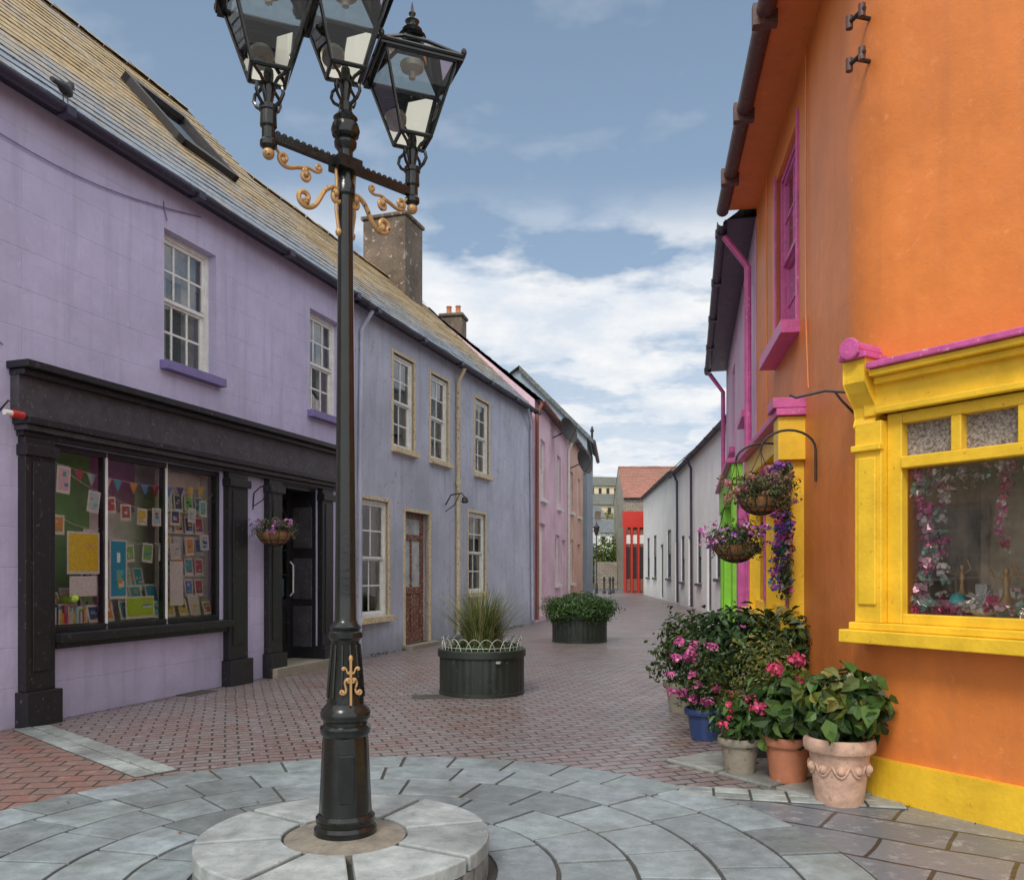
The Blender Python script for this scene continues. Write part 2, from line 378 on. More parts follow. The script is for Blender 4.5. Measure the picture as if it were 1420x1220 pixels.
def slope(mb, F, u0, u1, vA, zA, vB, zB, mat, course=.2, lift=.013):
    L = math.hypot(vB - vA, zB - zA); n = max(1, int(L / course)); dv, dz = (vB - vA) / L, (zB - zA) / L
    nzz = abs(dv); nv = abs(dz) * (1 if vA > vB else -1)
    for i in range(n):
        t0, t1 = L * i / n, L * (i + 1) / n
        a = (vA + dv * t0, zA + dz * t0); b = (vA + dv * t1, zA + dz * t1)
        k = max(1, int((u1 - u0) / .4)); xs = [u0 + (u1 - u0) * j / k for j in range(k + 1)]
        jit = [lift * U(.2, 1.3) for _ in xs]
        for j in range(k):
            l0, l1 = jit[j], jit[j + 1]
            A = F.P(xs[j], a[0] + nv * l0, a[1] + nzz * l0); B = F.P(xs[j + 1], a[0] + nv * l1, a[1] + nzz * l1)
            mb.poly([A, B, F.P(xs[j + 1], *b), F.P(xs[j], *b)], mat)
            mb.poly([F.P(xs[j], *a), F.P(xs[j + 1], *a), B, A], mat)
def ridge(mb, F, u0, u1, v, z, mat):
    n = int((u1 - u0) / .45)
    for i in range(n):
        a = u0 + (u1 - u0) * i / n; b = u0 + (u1 - u0) * (i + 1) / n - .01; j = U(-.012, .012)
        for s in (1, -1):
            mb.poly([F.P(a, v, z + .06 + j), F.P(b, v, z + .06 + j), F.P(b, v + s * .15, z - .08 + j), F.P(a, v + s * .15, z - .08 + j)], mat)
def gutter(mb, F, u0, u1, v, z, mat, r=.06):
    n = 8; prof = [(v + r * math.cos(math.pi + math.pi * i / n), z + r * math.sin(math.pi + math.pi * i / n)) for i in range(n + 1)]
    prof2 = [(v + (r - .01) * math.cos(2 * math.pi - math.pi * i / n), z + (r - .01) * math.sin(2 * math.pi - math.pi * i / n)) for i in range(n + 1)]
    pr = prof + prof2
    for p, q in zip(pr, pr[1:] + pr[:1]): mb.poly([F.P(u0, *p), F.P(u1, *p), F.P(u1, *q), F.P(u0, *q)], mat)
    mb.poly([F.P(u0, *p) for p in pr], mat)
    u = u0 + .3
    while u < u1:
        mb.box(F, u - .05, u + .05, v - r - .012, v + r + .012, z - r - .012, z + .012, mat); u += 1.8
def gables(mb, F, u, depth, eav, rz, mat):
    mb.poly([F.P(u, -.002, 0), F.P(u, -.002, eav), F.P(u, -depth / 2, rz - .05), F.P(u, -depth, eav), F.P(u, -depth, 0)], mat)
def house(name, F, u0, u1, depth, eav, rz, wm, rm, ops, rev=.16, gut='gutter', over=.2, fmat='whitep', cols=3, rows=2, sillmat=None):
    e = empty(name); w = MB(); wall(w, F, u0, u1, 0, eav, ops, wm, rev)
    gables(w, F, u0 + .003, depth, eav, rz, wm); gables(w, F, u1 - .003, depth, eav, rz, wm)
    w.poly([F.P(u0, -depth, 0), F.P(u1, -depth, 0), F.P(u1, -depth, eav), F.P(u0, -depth, eav)], wm)
    w.build('walls', e)
    r = MB(); slope(r, F, u0 - .02, u1 + .02, over, eav + .04 - over * (rz - eav) / (depth / 2) * .3, -depth / 2, rz, rm)
    slope(r, F, u0 - .02, u1 + .02, -depth - .15, eav - .05, -depth / 2, rz, rm, .4)
    r.poly([F.P(u0, over - .01, eav - .01), F.P(u1, over - .01, eav - .01), F.P(u1, -.05, eav - .008), F.P(u0, -.05, eav - .008)], 'gutter')
    ridge(r, F, u0, u1, -depth / 2, rz, rm); r.build('roof', e)
    g = MB(); gutter(g, F, u0, u1, over + .02, eav - .03, gut); g.build('gutter', e, True)
    fr, gl, bk = MB(), MB(), MB()
    for o in ops:
        if len(o) > 4 and o[4] == 'w':
            sash(fr, gl, bk, F, o[0], o[1], o[2], o[3], -rev + .05, fmat, cols, rows)
            fr.box(F, o[0] - .07, o[1] + .07, -.04, .1, o[2] - .1, o[2] - .002, sillmat or fmat)
        if len(o) > 4 and o[4] == 'd':
            fr.box(F, o[0], o[1], -rev, -rev + .05, o[2], o[3], sillmat or fmat)
            wd = o[1] - o[0]
            for (pa, pb) in ((.12, .46), (.54, .88)):
                for (qa, qb) in ((.08, .45), (.52, .92)): fr.box(F, o[0] + wd * pa, o[0] + wd * pb, -rev + .05, -rev + .07, o[2] + (o[3] - o[2]) * qa, o[2] + (o[3] - o[2]) * qb, sillmat or fmat)
    if fr.v: fr.build('window_frames', e, bevel=.003)
    if gl.v: gl.build('window_panes', e); bk.build('rooms_behind', e)
    return e

def leafy(mb, c, rad, n, size, cols, mat='leaf', shell=.45, gap=.0, freq=3.0, droop=0.2, asp=.5, seed=0):
    c = Vector(c); rr = random.Random(seed + int(1000 * abs(c.x) + 77 * abs(c.y)))
    i = 0; tries = 0
    while i < n and tries < n * 4:
        tries += 1
        d = Vector((rr.gauss(0, 1), rr.gauss(0, 1), rr.gauss(0, 1))).normalized()
        k = 1 + .45 * noise.noise(d * 2.2 + c)
        r = (shell + (1 - shell) * rr.random()) * k
        p = c + Vector((d.x * rad[0], d.y * rad[1], d.z * rad[2])) * r
        if p.z < .02: continue
        if gap and noise.noise(p * freq) < -.5 + gap: continue
        i += 1
        nrm = (d + Vector((rr.uniform(-.8, .8), rr.uniform(-.8, .8), rr.uniform(-.2, .9)))).normalized()
        t = nrm.cross(Vector((rr.uniform(-1, 1), rr.uniform(-1, 1), rr.uniform(-1, 1)))).normalized()
        t = (t - Vector((0, 0, droop))).normalized(); b = nrm.cross(t).normalized()
        s = size * rr.uniform(.6, 1.3); w = s * asp; f = nrm * (s * .14)
        cc = rr.choice(cols); q = rr.uniform(.7, 1.25) * (.75 + .35 * (noise.noise(p * freq * 1.3) + .5)); col = tuple(x * q for x in cc)
        p0 = p; tip = p + t * s - nrm * (s * .15)
        b1 = p + t * (s * .35) + b * w * .5 + f; b2 = p + t * (s * .35) - b * w * .5 + f
        b3 = p + t * (s * .72) + b * w * .36 + f * .7; b4 = p + t * (s * .72) - b * w * .36 + f * .7; mid = p + t * s * .5
        mb.mesh([p0, b1, b3, tip, b4, b2, mid], [(0, 1, 6), (1, 2, 6), (2, 3, 6), (3, 4, 6), (4, 5, 6), (5, 0, 6)], mat, col)
def flowerhead(mb, c, r, n, size, cols, flat=.6):
    leafy(mb, c, (r, r, r * flat), n, size, cols, 'petal', .75, 0, 3, 0, .9, seed=int(R() * 9999))
G1 = [(.035, .085, .015), (.055, .12, .02), (.08, .15, .03), (.025, .06, .015)]
G2 = [(.03, .06, .015), (.05, .09, .02), (.10, .13, .03)]
GY = [(.16, .18, .03), (.09, .13, .02), (.05, .09, .02), (.25, .22, .05)]

# ------------------------------------------------------------------ ground
g = MB(); g.poly([(-400, -200, 0), (400, -200, 0), (400, 700, 0), (-400, 700, 0)], 'asph'); g.build('ground')
g = MB(); g.poly([(-9, -8, .004), (9, -8, .004), (14, 30, .004), (14, 57, .004), (-3, 57, .004), (-9, 30, .004)], 'paver'); g.build('brick_street')
g = MB(); g.poly([(-4.45, 7.4, .008), (-2.3, 5.45, .008), (-2.8, 2, .008), (-9, -3, .008), (-9, 3, .008)], 'paver2'); g.build('red_brick_pavement')
g = MB(); g.poly([(.5, 5.22, .008), (2.6, 4.92, .008), (7, 3, .008), (7, -6, .008), (-2.2, -6, .008), (-2.4, 2, .008)], 'flags'); g.build('flagstone_paving')
def strip(a, b, w, z, name):
    a = Vector((*a, 0)); b = Vector((*b, 0)); d = (b - a).normalized(); L = (b - a).length
    mb = MB(); nrow = 2; k = int(L / .22)
    for i in range(k):
        for j in range(nrow):
            u0 = i * L / k + .008; u1 = (i + 1) * L / k - .008; v0 = -w / 2 + j * w / nrow + .007; v1 = v0 + w / nrow - .014
            F = Frame(a.x, a.y, d.x, d.y, -d.y, d.x); q = U(.7, 1.15); mb.box(F, u0, u1, v0, v1, 0, z + U(0, .004), 'slab', (.36 * q, .40 * q, .39 * q))
    mb.box(Frame(a.x, a.y, d.x, d.y, -d.y, d.x), 0, L, -w / 2, w / 2, 0, z - .006, 'mortar')
    mb.build(name, bevel=.004)
strip((-4.3, 7.42), (-2.45, 5.72), .3, .018, 'stone_sett_band')
strip((.62, 5.36), (2.35, 4.98), .26, .018, 'stone_sett_band')
LC = (-.765, 3.81)
def annslabs(mb, c, r0, r1, n, z0, z1, gap, mat, colf, a0=0, sub=6):
    cuts = [a0 + 2 * math.pi * (i + U(-.12, .12)) / n for i in range(n)]; cuts.append(cuts[0] + 2 * math.pi)
    for i in range(n):
        aa = cuts[i]; ab = cuts[i + 1]; q = colf(); vs = []; zt = z1 + U(-.002, .003)
        for r in (r0 + gap / 2, r1 - gap / 2):
            for k in range(sub + 1):
                ga = gap / 2 / r; a = aa + ga + (ab - aa - 2 * ga) * k / sub; rj = r + .004 * noise.noise(Vector((a * 9, r * 5, 0)))
                vs.append((c[0] + rj * math.cos(a), c[1] + rj * math.sin(a)))
        m = sub + 1; top = [(x, y, zt) for x, y in vs]; bot = [(x, y, z0) for x, y in vs]
        loop = list(range(m)) + list(range(2 * m - 1, m - 1, -1))
        fs = [tuple(reversed(loop))]
        for a, b in zip(loop, loop[1:] + loop[:1]): fs.append((a, b, b + 2 * m, a + 2 * m))
        mb.mesh(top + bot, fs, mat, q)
circ = empty('stone_paving_circle')
mb = MB(); mb.lathe((LC[0], LC[1], 0), [(2.42, 0), (2.42, .012)], 'mortar', 96); mb.build('bedding', circ)
mb = MB()
def greyslab():
    q = U(.66, 1.16); return (.25 * q, .295 * q * U(.985, 1.015), .312 * q * U(.98, 1.03))
rs = [.69, .98, 1.34, 1.72, 2.08, 2.41]; ns = [12, 18, 24, 28, 34]
for (a, b), n in zip(zip(rs, rs[1:]), ns): annslabs(mb, LC, a, b, n, .003, .022, .020, 'slab', greyslab, U(0, 1))
mb.build('ring_slabs', circ, bevel=.004)
mb = MB(); mb.box(Frame(-1.08, 9.1, 1, .2, -.2, 1), 0, .42, 0, .3, 0, .010, 'mortar'); mb.build('drain_cover')
mb = MB(); mb.box(Frame(-3.6, 9.3, .33, .95, -.95, .33), 0, .45, 0, .4, 0, .012, 'mortar'); mb.build('drain_cover')
mb = MB()
for i in range(3): q = U(.8, 1.1); mb.box(Frame(1.25, 6.2, .5, -.72, .72, .5), .02 + i * .48, .46 + i * .48, -.15, .35, 0, .03, 'slab', (.27 * q, .28 * q, .26 * q))
mb.build('stone_slab_edging', bevel=.01)
mb = MB()
for i in range(70):
    x, y_ = U(-3.5, 2.2), U(4.2, 12)
    if (x - LC[0]) ** 2 + (y_ - LC[1]) ** 2 < .6: continue
    s_ = U(.008, .020); a = U(0, 6.28); zz = .028
    pts = [Vector((x + s_ * k_ * math.cos(a + o_), y_ + s_ * k_ * math.sin(a + o_), zz + U(0, .008))) for k_, o_ in ((1.3, 0), (.6, 1.4), (1.1, 3.1), (.6, 4.8))]
    mb.poly(pts, 'leaf', random.choice([(.22, .13, .04), (.14, .08, .03), (.18, .16, .05)]))
mb.build('fallen_leaves')

# ------------------------------------------------------------------ left row
FL = Frame(-4.5, 7.285, .3348, 1, 1, -.3348)
ops1 = [(2.02, 2.90, 3.74, 5.22, 'w'), (4.97, 5.83, 3.74, 5.22, 'w'), (.52, 3.0, .82, 2.62), (4.16, 5.16, .12, 2.62)]
h1 = house('lilac_shop_house', FL, -1.6, 6.28, 6.4, 5.72, 9.3, 'lilac', 'slate', ops1, rev=.2, sillmat='purple', gut='gutter')
s = MB()
s.box(FL, .10, 5.68, 0, .10, 2.78, 3.20, 'fascia'); s.box(FL, .06, 5.74, 0, .26, 3.205, 3.27, 'black'); s.box(FL, .09, 5.70, 0, .18, 3.15, 3.203, 'black')
s.box(FL, .12, 5.66, 0, .20, 2.72, 2.785, 'black'); s.box(FL, .14, 5.62, 0, .15, 2.67, 2.718, 'fascia'); s.box(FL, .16, 5.6, 0, .08, 2.622, 2.668, 'black')
for (a, b) in ((.18, .50), (3.03, 3.40), (3.86, 4.15), (5.17, 5.47)):
    s.box(FL, a, b, -.02, .09, .32, 2.62, 'black'); s.box(FL, a - .03, b + .03, -.02, .15, 0, .32, 'black')
    s.box(FL, a + .07, b - .07, .09, .105, .5, 2.4, 'black'); s.box(FL, a - .02, b + .02, .0, .13, 2.45, 2.55, 'black')
s.box(FL, .50, 3.03, -.1, .17, .74, .822, 'black'); s.box(FL, .52, 3.0, -.05, .09, .68, .738, 'black')
for u in (1.24, 2.10): s.box(FL, u - .03, u + .03, -.12, -.05, .82, 2.62, 'black'); s.box(FL, u - .014, u + .014, -.05, -.03, .82, 2.62, 'whitep')
s.box(FL, .52, .56, -.12, -.03, .82, 2.62, 'black'); s.box(FL, 2.96, 3.0, -.12, -.03, .82, 2.62, 'black')
s.box(FL, .56, 2.96, -.12, -.03, 2.56, 2.62, 'black'); s.box(FL, .56, 2.96, -.12, -.03, .822, .88, 'black')
s.box(FL, 3.84, 5.49, -.5, .22, 0, .13, 'stonepot')
s.box(FL, 4.10, 4.17, -.55, -.021, .131, 2.62, 'black'); s.box(FL, 5.15, 5.21, -.55, -.021, .131, 2.62, 'black'); s.box(FL, 4.17, 5.15, -.56, -.021, 2.56, 2.63, 'black')
for zz in (.3, 1.0, 1.75): s.box(FL, 5.137, 5.152, -.40, -.08, zz, zz + .6, 'fascia')
s.build('shopfront_timber', h1, bevel=.006)
d = MB()
dv = -.42
d.box(FL, 4.17, 4.29, dv - .05, dv, .13, 2.56, 'black'); d.box(FL, 5.03, 5.15, dv - .05, dv, .13, 2.56, 'black')
for (a, b) in ((.13, .35), (.88, 1.0), (2.08, 2.16), (2.46, 2.56)): d.box(FL, 4.29, 5.03, dv - .05, dv - .001, a, b, 'black')
d.box(FL, 4.29, 5.03, dv - .04, dv - .03, .35, .88, 'black'); d.box(FL, 4.36, 4.96, dv - .03, dv - .012, .42, .82, 'black')
for z in (1.36, 1.72): d.box(FL, 4.29, 5.03, dv - .045, dv - .006, z - .012, z + .012, 'black')
d.box(FL, 4.65, 4.67, dv - .045, dv - .005, 1.0, 2.08, 'black')
d.tube([FL.P(5.09, dv + .01, 1.05), FL.P(5.09, dv + .06, 1.1), FL.P(5.09, dv + .06, 1.5), FL.P(5.09, dv + .01, 1.55)], .014, 'whitep')
d.box(FL, 4.32, 4.62, dv - .028, dv - .026, 1.38, 1.70, 'vc', (.7, .7, .68)); d.box(FL, 4.70, 4.98, dv - .028, dv - .026, 1.04, 1.3, 'vc', (.1, .3, .5)); d.box(FL, 4.36, 4.56, dv - .028, dv - .026, 1.8, 1.98, 'vc', (.6, .15, .1)); d.box(FL, 4.72, 4.95, dv - .028, dv - .026, 1.76, 2.02, 'vc', (.55, .6, .62)); d.box(FL, 4.74, 4.9, dv - .028, dv - .026, 1.42, 1.6, 'vc', (.12, .35, .15))
d.build('shop_door', h1, bevel=.004)
gb = MB()
for (a, b) in ((.56, 1.21), (1.27, 2.07), (2.13, 2.96)): gb.poly([FL.P(a, -.06, .88), FL.P(b, -.06, .88), FL.P(b, -.06, 2.56), FL.P(a, -.06, 2.56)], 'shopglass')
gb.poly([FL.P(4.29, dv - .025, 1.0), FL.P(5.03, dv - .025, 1.0), FL.P(5.03, dv - .025, 2.46), FL.P(4.29, dv - .025, 2.46)], 'shopglass')
gb.build('shop_glass', h1)
t = MB()
def room(mb, F, u0, u1, v0, v1, z0, z1, back, side, floor, ceil):
    mb.poly([F.P(u0, v1, z0), F.P(u1, v1, z0), F.P(u1, v1, z1), F.P(u0, v1, z1)], back)
    mb.poly([F.P(u0, v0, z0), F.P(u0, v1, z0), F.P(u0, v1, z1), F.P(u0, v0, z1)], side)
    mb.poly([F.P(u1, v0, z0), F.P(u1, v1, z0), F.P(u1, v1, z1), F.P(u1, v0, z1)], side)
    mb.poly([F.P(u0, v0, z0), F.P(u1, v0, z0), F.P(u1, v1, z0), F.P(u0, v1, z0)], floor)
    mb.poly([F.P(u0, v0, z1), F.P(u1, v0, z1), F.P(u1, v1, z1), F.P(u0, v1, z1)], ceil)
room(t, FL, .5, 3.02, -.2, -.72, .8, 2.7, 'slat', 'slat', 'slat', 'slat')
room(t, FL, 4.15, 5.17, -.55, -1.6, .1, 2.6, 'dark', 'dark', 'dark', 'dark')
t.box(FL, .50, 1.05, -.71, -.66, .82, 2.68, 'purpleint'); t.box(FL, 1.05, 1.62, -.71, -.65, .82, 2.68, 'greenint'); t.box(FL, 2.3, 3.01, -.38, -.33, .82, 2.58, 'slat'); t.box(FL, 1.62, 2.3, -.71, -.67, 2.1, 2.68, 'purpleint')
for i in range(9): t.box(FL, 2.3, 3.01, -.33, -.32, .95 + i * .18, .955 + i * .18, 'greenint')
for z in (1.1, 1.35, 1.6, 1.85, 2.1): t.box(FL, 2.3, 3.01, -.33, -.25, z, z + .015, 'slat')
t.box(FL, 1.3, 2.1, -.6, -.36, 1.2, 1.23, 'whitep')
t.build('shop_interior', h1)
PAL = [(.80, .79, .75), (.62, .10, .14), (.08, .46, .56), (.80, .60, .10), (.14, .30, .65), (.28, .56, .17), (.78, .38, .08), (.80, .54, .58), (.58, .68, .73), (.08, .10, .24), (.24, .62, .62), (.78, .77, .73), (.7, .74, .72)]
cd = MB()
def card(u, v, z, w, h, lean=0.0, tilt=0.0, c1=None, n=3):
    c0 = (.86, .85, .82); c1 = c1 or random.choice(PAL)
    def pt(a, b, off): return FL.P(u + a * math.cos(tilt) - b * math.sin(tilt), v + off - b * lean, z + b * math.cos(tilt) + a * math.sin(tilt))
    def rect(a0, a1, b0, b1, off, c): cd.poly([pt(a0, b0, off), pt(a1, b0, off), pt(a1, b1, off), pt(a0, b1, off)], 'vc', c)
    rect(-w / 2, w / 2, 0, h, 0, c0); rect(-w / 2 + .02, w / 2 - .02, .03, h - .02, .003, c1)
    for i in range(n):
        a = U(-w * .35, w * .1); b = U(h * .15, h * .65); rect(a, a + w * U(.15, .4), b, b + h * U(.05, .2), .005 + .001 * i, random.choice(PAL))
def string(u0, z0, u1, z1, sag, v, k, w=.12, h=.16, flags=False):
    pts = []
    for i in range(21):
        f = i / 20; pts.append((u0 + (u1 - u0) * f, z0 + (z1 - z0) * f - sag * 4 * f * (1 - f)))
    cd.tube([FL.P(a, v - .004, b) for a, b in pts], .003, 'whitep', 5)
    for i in range(k):
        f = (i + .5 + U(-.15, .15)) / k; a = u0 + (u1 - u0) * f; b = z0 + (z1 - z0) * f - sag * 4 * f * (1 - f)
        if flags:
            c = random.choice(PAL); cd.poly([FL.P(a - .06, v, b), FL.P(a + .06, v, b), FL.P(a, v, b - .13)], 'vc', c)
        else: card(a, v, b - h, w * U(.85, 1.1), h * U(.9, 1.1), 0, U(-.15, .15))
string(.57, 2.50, 2.95, 2.44, .10, -.20, 13, flags=True)
string(.57, 2.50, 1.22, 2.20, .03, -.075, 2, .17, .24); string(1.26, 2.22, 2.08, 2.10, .06, -.08, 4, .14, .18); string(2.12, 2.12, 2.94, 2.34, .08, -.08, 3, .14, .18)
string(.57, 2.02, 1.2, 1.84, .06, -.09, 2, .15, .19); string(1.28, 1.74, 2.94, 1.90, .10, -.10, 7, .15, .20)
card(.98, -.07, 1.38, .40, .42, 0, 0, (.86, .68, .04), 1); card(.98, -.07, 1.16, .34, .2, 0, 0, (.8, .8, .78), 0)
card(1.43, -.07, 1.12, .24, .62, 0, 0, (.04, .40, .62), 6); card(2.30, -.07, 1.02, .22, .5, 0, 0, (.82, .82, .80), 0); card(1.75, -.075, .90, .42, .24, .05, 0, (.5, .72, .08), 2)
for row, (v, z) in enumerate(((-.12, .89), (-.27, 1.0))):
    u = .62
    while u < 2.92:
        w = U(.13, .20); card(u, v, z, w, w * U(1.1, 1.4), .25, U(-.03, .03)); u += w + U(.01, .08)
for z in (1.115, 1.365, 1.615, 1.865, 2.115):
    u = 2.38
    while u < 2.95: w = .15; card(u, -.26, z, w, .20, .1, 0, random.choice(PAL[1:])); u += .18
u = 1.35
while u < 2.1: card(u, -.38, 1.23, .15, .22, .2); u += .18
for i in range(22): cd.box(FL, .6 + i * .022, .6 + i * .022 + .017, -.20, -.12, .89, .89 + U(.1, .2), 'vc', random.choice(PAL))
cd.ball(FL.P(.85, -.12, 1.14), .10, .05, .05, 'vc', col=(.4, .6, .06))
cd.build('card_and_book_display', h1)
def hanging_basket(name, c, r, fol, seed, flowers, hook=None, trail=0):
    e = empty(name); b = MB(); n = 7
    b.lathe(c, [(.02, -r * .85)] + [(r * math.sin(math.pi / 2 * i / n), -r * .85 * math.cos(math.pi / 2 * i / n)) for i in range(1, n + 1)] + [(r * .9, 0)], 'coir', 20)
    b.build('coir_liner', e, True); w = MB()
    for j in range(12):
        a = 2 * math.pi * j / 12; w.tube([(c[0] + 1.03 * r * math.sin(t_) * math.cos(a), c[1] + 1.03 * r * math.sin(t_) * math.sin(a), c[2] - .88 * r * math.cos(t_)) for t_ in [math.pi / 2 * i / 6 for i in range(7)]], .004, 'iron', 5)
    for f in (.5, .8, 1.0):
        zz = c[2] - .88 * r * math.sqrt(max(0, 1 - f * f)); w.tube([(c[0] + 1.04 * r * f * math.cos(2 * math.pi * i / 20), c[1] + 1.04 * r * f * math.sin(2 * math.pi * i / 20), zz) for i in range(21)], .005, 'iron', 5)
    hk = Vector(hook) if hook else Vector(c) + Vector((0, 0, .5))
    for j in range(3):
        a = 2 * math.pi * j / 3 + .4; w.tube([(c[0] + r * math.cos(a), c[1] + r * math.sin(a), c[2]), hk], .003, 'iron', 4)
    w.build('wire_frame', e); f = MB()
    leafy(f, (c[0], c[1], c[2] + fol[2] * .6), fol, int(900 * fol[0] / .3), .035, G2 + [(.13, .09, .06)], 'leaf', .25, .3, 9, .4, .5, seed)
    for j in range(int(14 * (1 + trail * 3))):
        a = U(0, 6.28); L = U(.08, .2) * (1 + trail * 2); x = c[0] + r * math.cos(a) * U(1.0, 1.4); y = c[1] + r * math.sin(a) * U(1.0, 1.4)
        leafy(f, (x, y, c[2] - L / 2 + .06), (.03, .03, L / 2), 18, .028, G2 + [(.15, .11, .06)], seed=j)
    for j in range(flowers[0]):
        a = U(0, 6.28); rr_ = U(.5, 1.1); x = c[0] + fol[0] * rr_ * math.cos(a); y = c[1] + fol[1] * rr_ * math.sin(a)
        flowerhead(f, (x, y, c[2] + U(-.05, fol[2] * 1.3)), .022, 9, .026, [random.choice(flowers[1])])
    f.build('flowers_and_leaves', e); return e
bp = FL.P(3.62, .33, 1.92); hp = FL.P(3.62, .33, 2.45)
hb = hanging_basket('hanging_basket', bp, .22, (.29, .29, .12), 3, (34, [(.5, .15, .45), (.65, .3, .55), (.35, .12, .45)]), hp)
b = MB(); b.tube([FL.P(3.62, .0, 2.2), FL.P(3.62, .02, 2.42), FL.P(3.62, .12, 2.5), FL.P(3.62, .3, 2.5), FL.P(3.62, .34, 2.44)], .009, 'iron'); b.tube([FL.P(3.62, .01, 2.25), FL.P(3.62, .16, 2.33), FL.P(3.62, .22, 2.49)], .007, 'iron')
b.build('bracket', hb, True)
b = MB(); b.tube([FL.P(.0, 0, 2.82), FL.P(.0, .1, 2.9), FL.P(.03, .16, 2.86)], .008, 'iron'); b.tube([FL.P(-.02, .16, 2.78), FL.P(.09, .16, 2.78)], .035, 'red', 12); b.tube([FL.P(-.09, .16, 2.78), FL.P(-.02, .16, 2.78)], .025, 'whitep', 12)
b.build('red_wall_alarm', None, True)
cb = MB()
def sagging(pts, r=.006, mat='purple'): cb.tube(pts, r, mat, 6)
sagging([FL.P(-1.5 + 4.1 * f, .02, 5.45 - .28 * math.sin(math.pi * f) + .12 * f) for f in [i / 16 for i in range(17)]])
sagging([FL.P(2.0, .01, 5.5), FL.P(2.0, .015, 5.42), FL.P(2.05, .015, 5.3)])
sagging([FL.P(-.9, .01, 3.45), FL.P(-.2, .015, 3.5), FL.P(.02, .015, 3.4)])
cb.build('wall_cables', h1)
sk = MB()
def RP(s_, w, up):
    nl = math.hypot(1, 1.078); return FL.P(s_, -w + up * 1.078 / nl, 5.80 + 1.094 * w + up / nl)
def rbox(mb, s0, s1, w0, w1, a, b_, mat):
    vs = [RP(s_, w, z) for z in (a, b_) for w in (w0, w1) for s_ in (s0, s1)]
    mb.mesh(vs, [(0, 2, 3, 1), (4, 5, 7, 6), (0, 1, 5, 4), (2, 6, 7, 3), (0, 4, 6, 2), (1, 3, 7, 5)], mat)
s0, s1, w0, w1 = 3.6, 4.75, 1.15, 2.15
rbox(sk, s0, s0 + .09, w0, w1, -.02, .15, 'iron'); rbox(sk, s1 - .09, s1, w0, w1, -.02, .15, 'iron'); rbox(sk, s0, s1, w0, w0 + .09, -.02, .148, 'iron'); rbox(sk, s0, s1, w1 - .09, w1, -.02, .152, 'iron')
rbox(sk, s0 + .09, s1 - .09, w0 + .09, w1 - .09, .06, .08, 'glass'); rbox(sk, s0 + .09, s1 - .09, w0 + .09, w1 - .09, 0, .02, 'curtain')
rbox(sk, s0 - .15, s1 + .15, w0 - .18, w0, -.01, .04, 'galv')
sk.build('roof_skylight', h1)

ops2 = [(7.62, 8.46, 3.6, 5.25, 'w'), (9.22, 10.08, 3.6, 5.25, 'w'), (11.6, 12.48, 3.6, 5.25, 'w'), (6.42, 7.42, .66, 2.6, 'w'), (11.2, 12.25, .95, 2.7, 'w'), (8.1, 9.15, .08, 2.5)]
h2 = house('periwinkle_terraced_house', FL, 6.285, 15.86, 6.4, 5.70, 8.95, 'peri', 'slate', ops2, rev=.13, fmat='whitep', cols=2, rows=2, sillmat='creamp')
p = MB()
for o in ops2:
    a, b, c, d_ = o[:4]
    p.box(FL, a - .07, a, -.1, .015, c, d_ + .06, 'creamp'); p.box(FL, b, b + .07, -.1, .015, c, d_ + .06, 'creamp'); p.box(FL, a, b, -.1, .014, d_, d_ + .06, 'creamp')
v = -.12
p.box(FL, 8.1, 8.22, v - .05, v, .08, 2.5, 'redwood'); p.box(FL, 9.03, 9.15, v - .05, v, .08, 2.5, 'redwood')
for (a, b) in ((.08, .28), (1.0, 1.12), (2.0, 2.1), (2.4, 2.5)): p.box(FL, 8.22, 9.03, v - .05, v - .001, a, b, 'redwood')
p.box(FL, 8.22, 9.03, v - .04, v - .025, .28, 1.0, 'redwood'); p.box(FL, 8.6, 8.65, v - .045, v - .003, .28, 2.0, 'redwood')
p.box(FL, 8.22, 9.03, v - .035, v - .03, 1.12, 2.4, 'curtain')
p.box(FL, 8.0, 9.25, -.1, .2, 0, .08, 'stonepot')
p.build('door_and_surrounds', h2, bevel=.004)
p = MB()
p.tube([FL.P(10.49, .2, 5.62), FL.P(10.49, .14, 5.5), FL.P(10.49, .06, 5.35), FL.P(10.49, .06, .1)], .045, 'creamp', 10)
for z in (.6, 1.9, 3.2, 4.6): p.tube([FL.P(10.49, .06, z), FL.P(10.49, .06, z + .07)], .057, 'creamp', 10)
p.tube([FL.P(6.5, .2, 5.62), FL.P(6.5, .12, 5.5), FL.P(6.42, .045, 5.3), FL.P(6.36, .045, 2.9), FL.P(6.36, .045, .1)], .035, 'peri', 10)
p.tube([FL.P(14.9, .2, 5.62), FL.P(15.6, .05, 5.2), FL.P(15.75, .05, .1)], .035, 'peri', 10)
p.build('downpipes', h2, True)
p = MB(); p.tube([FL.P(9.95, 0, 2.75), FL.P(9.95, .12, 2.95), FL.P(9.95, .35, 2.98), FL.P(9.95, .42, 2.9)], .014, 'iron'); p.tube([FL.P(9.95, 0, 2.62), FL.P(9.95, .2, 2.75), FL.P(9.95, .3, 2.96)], .01, 'iron')
p.lathe(FL.P(9.95, .42, 2.78), [(.05, 0), (.07, .02), (.055, .1), (.02, .13)], 'iron', 12); p.build('wall_lamp_bracket', None, True)
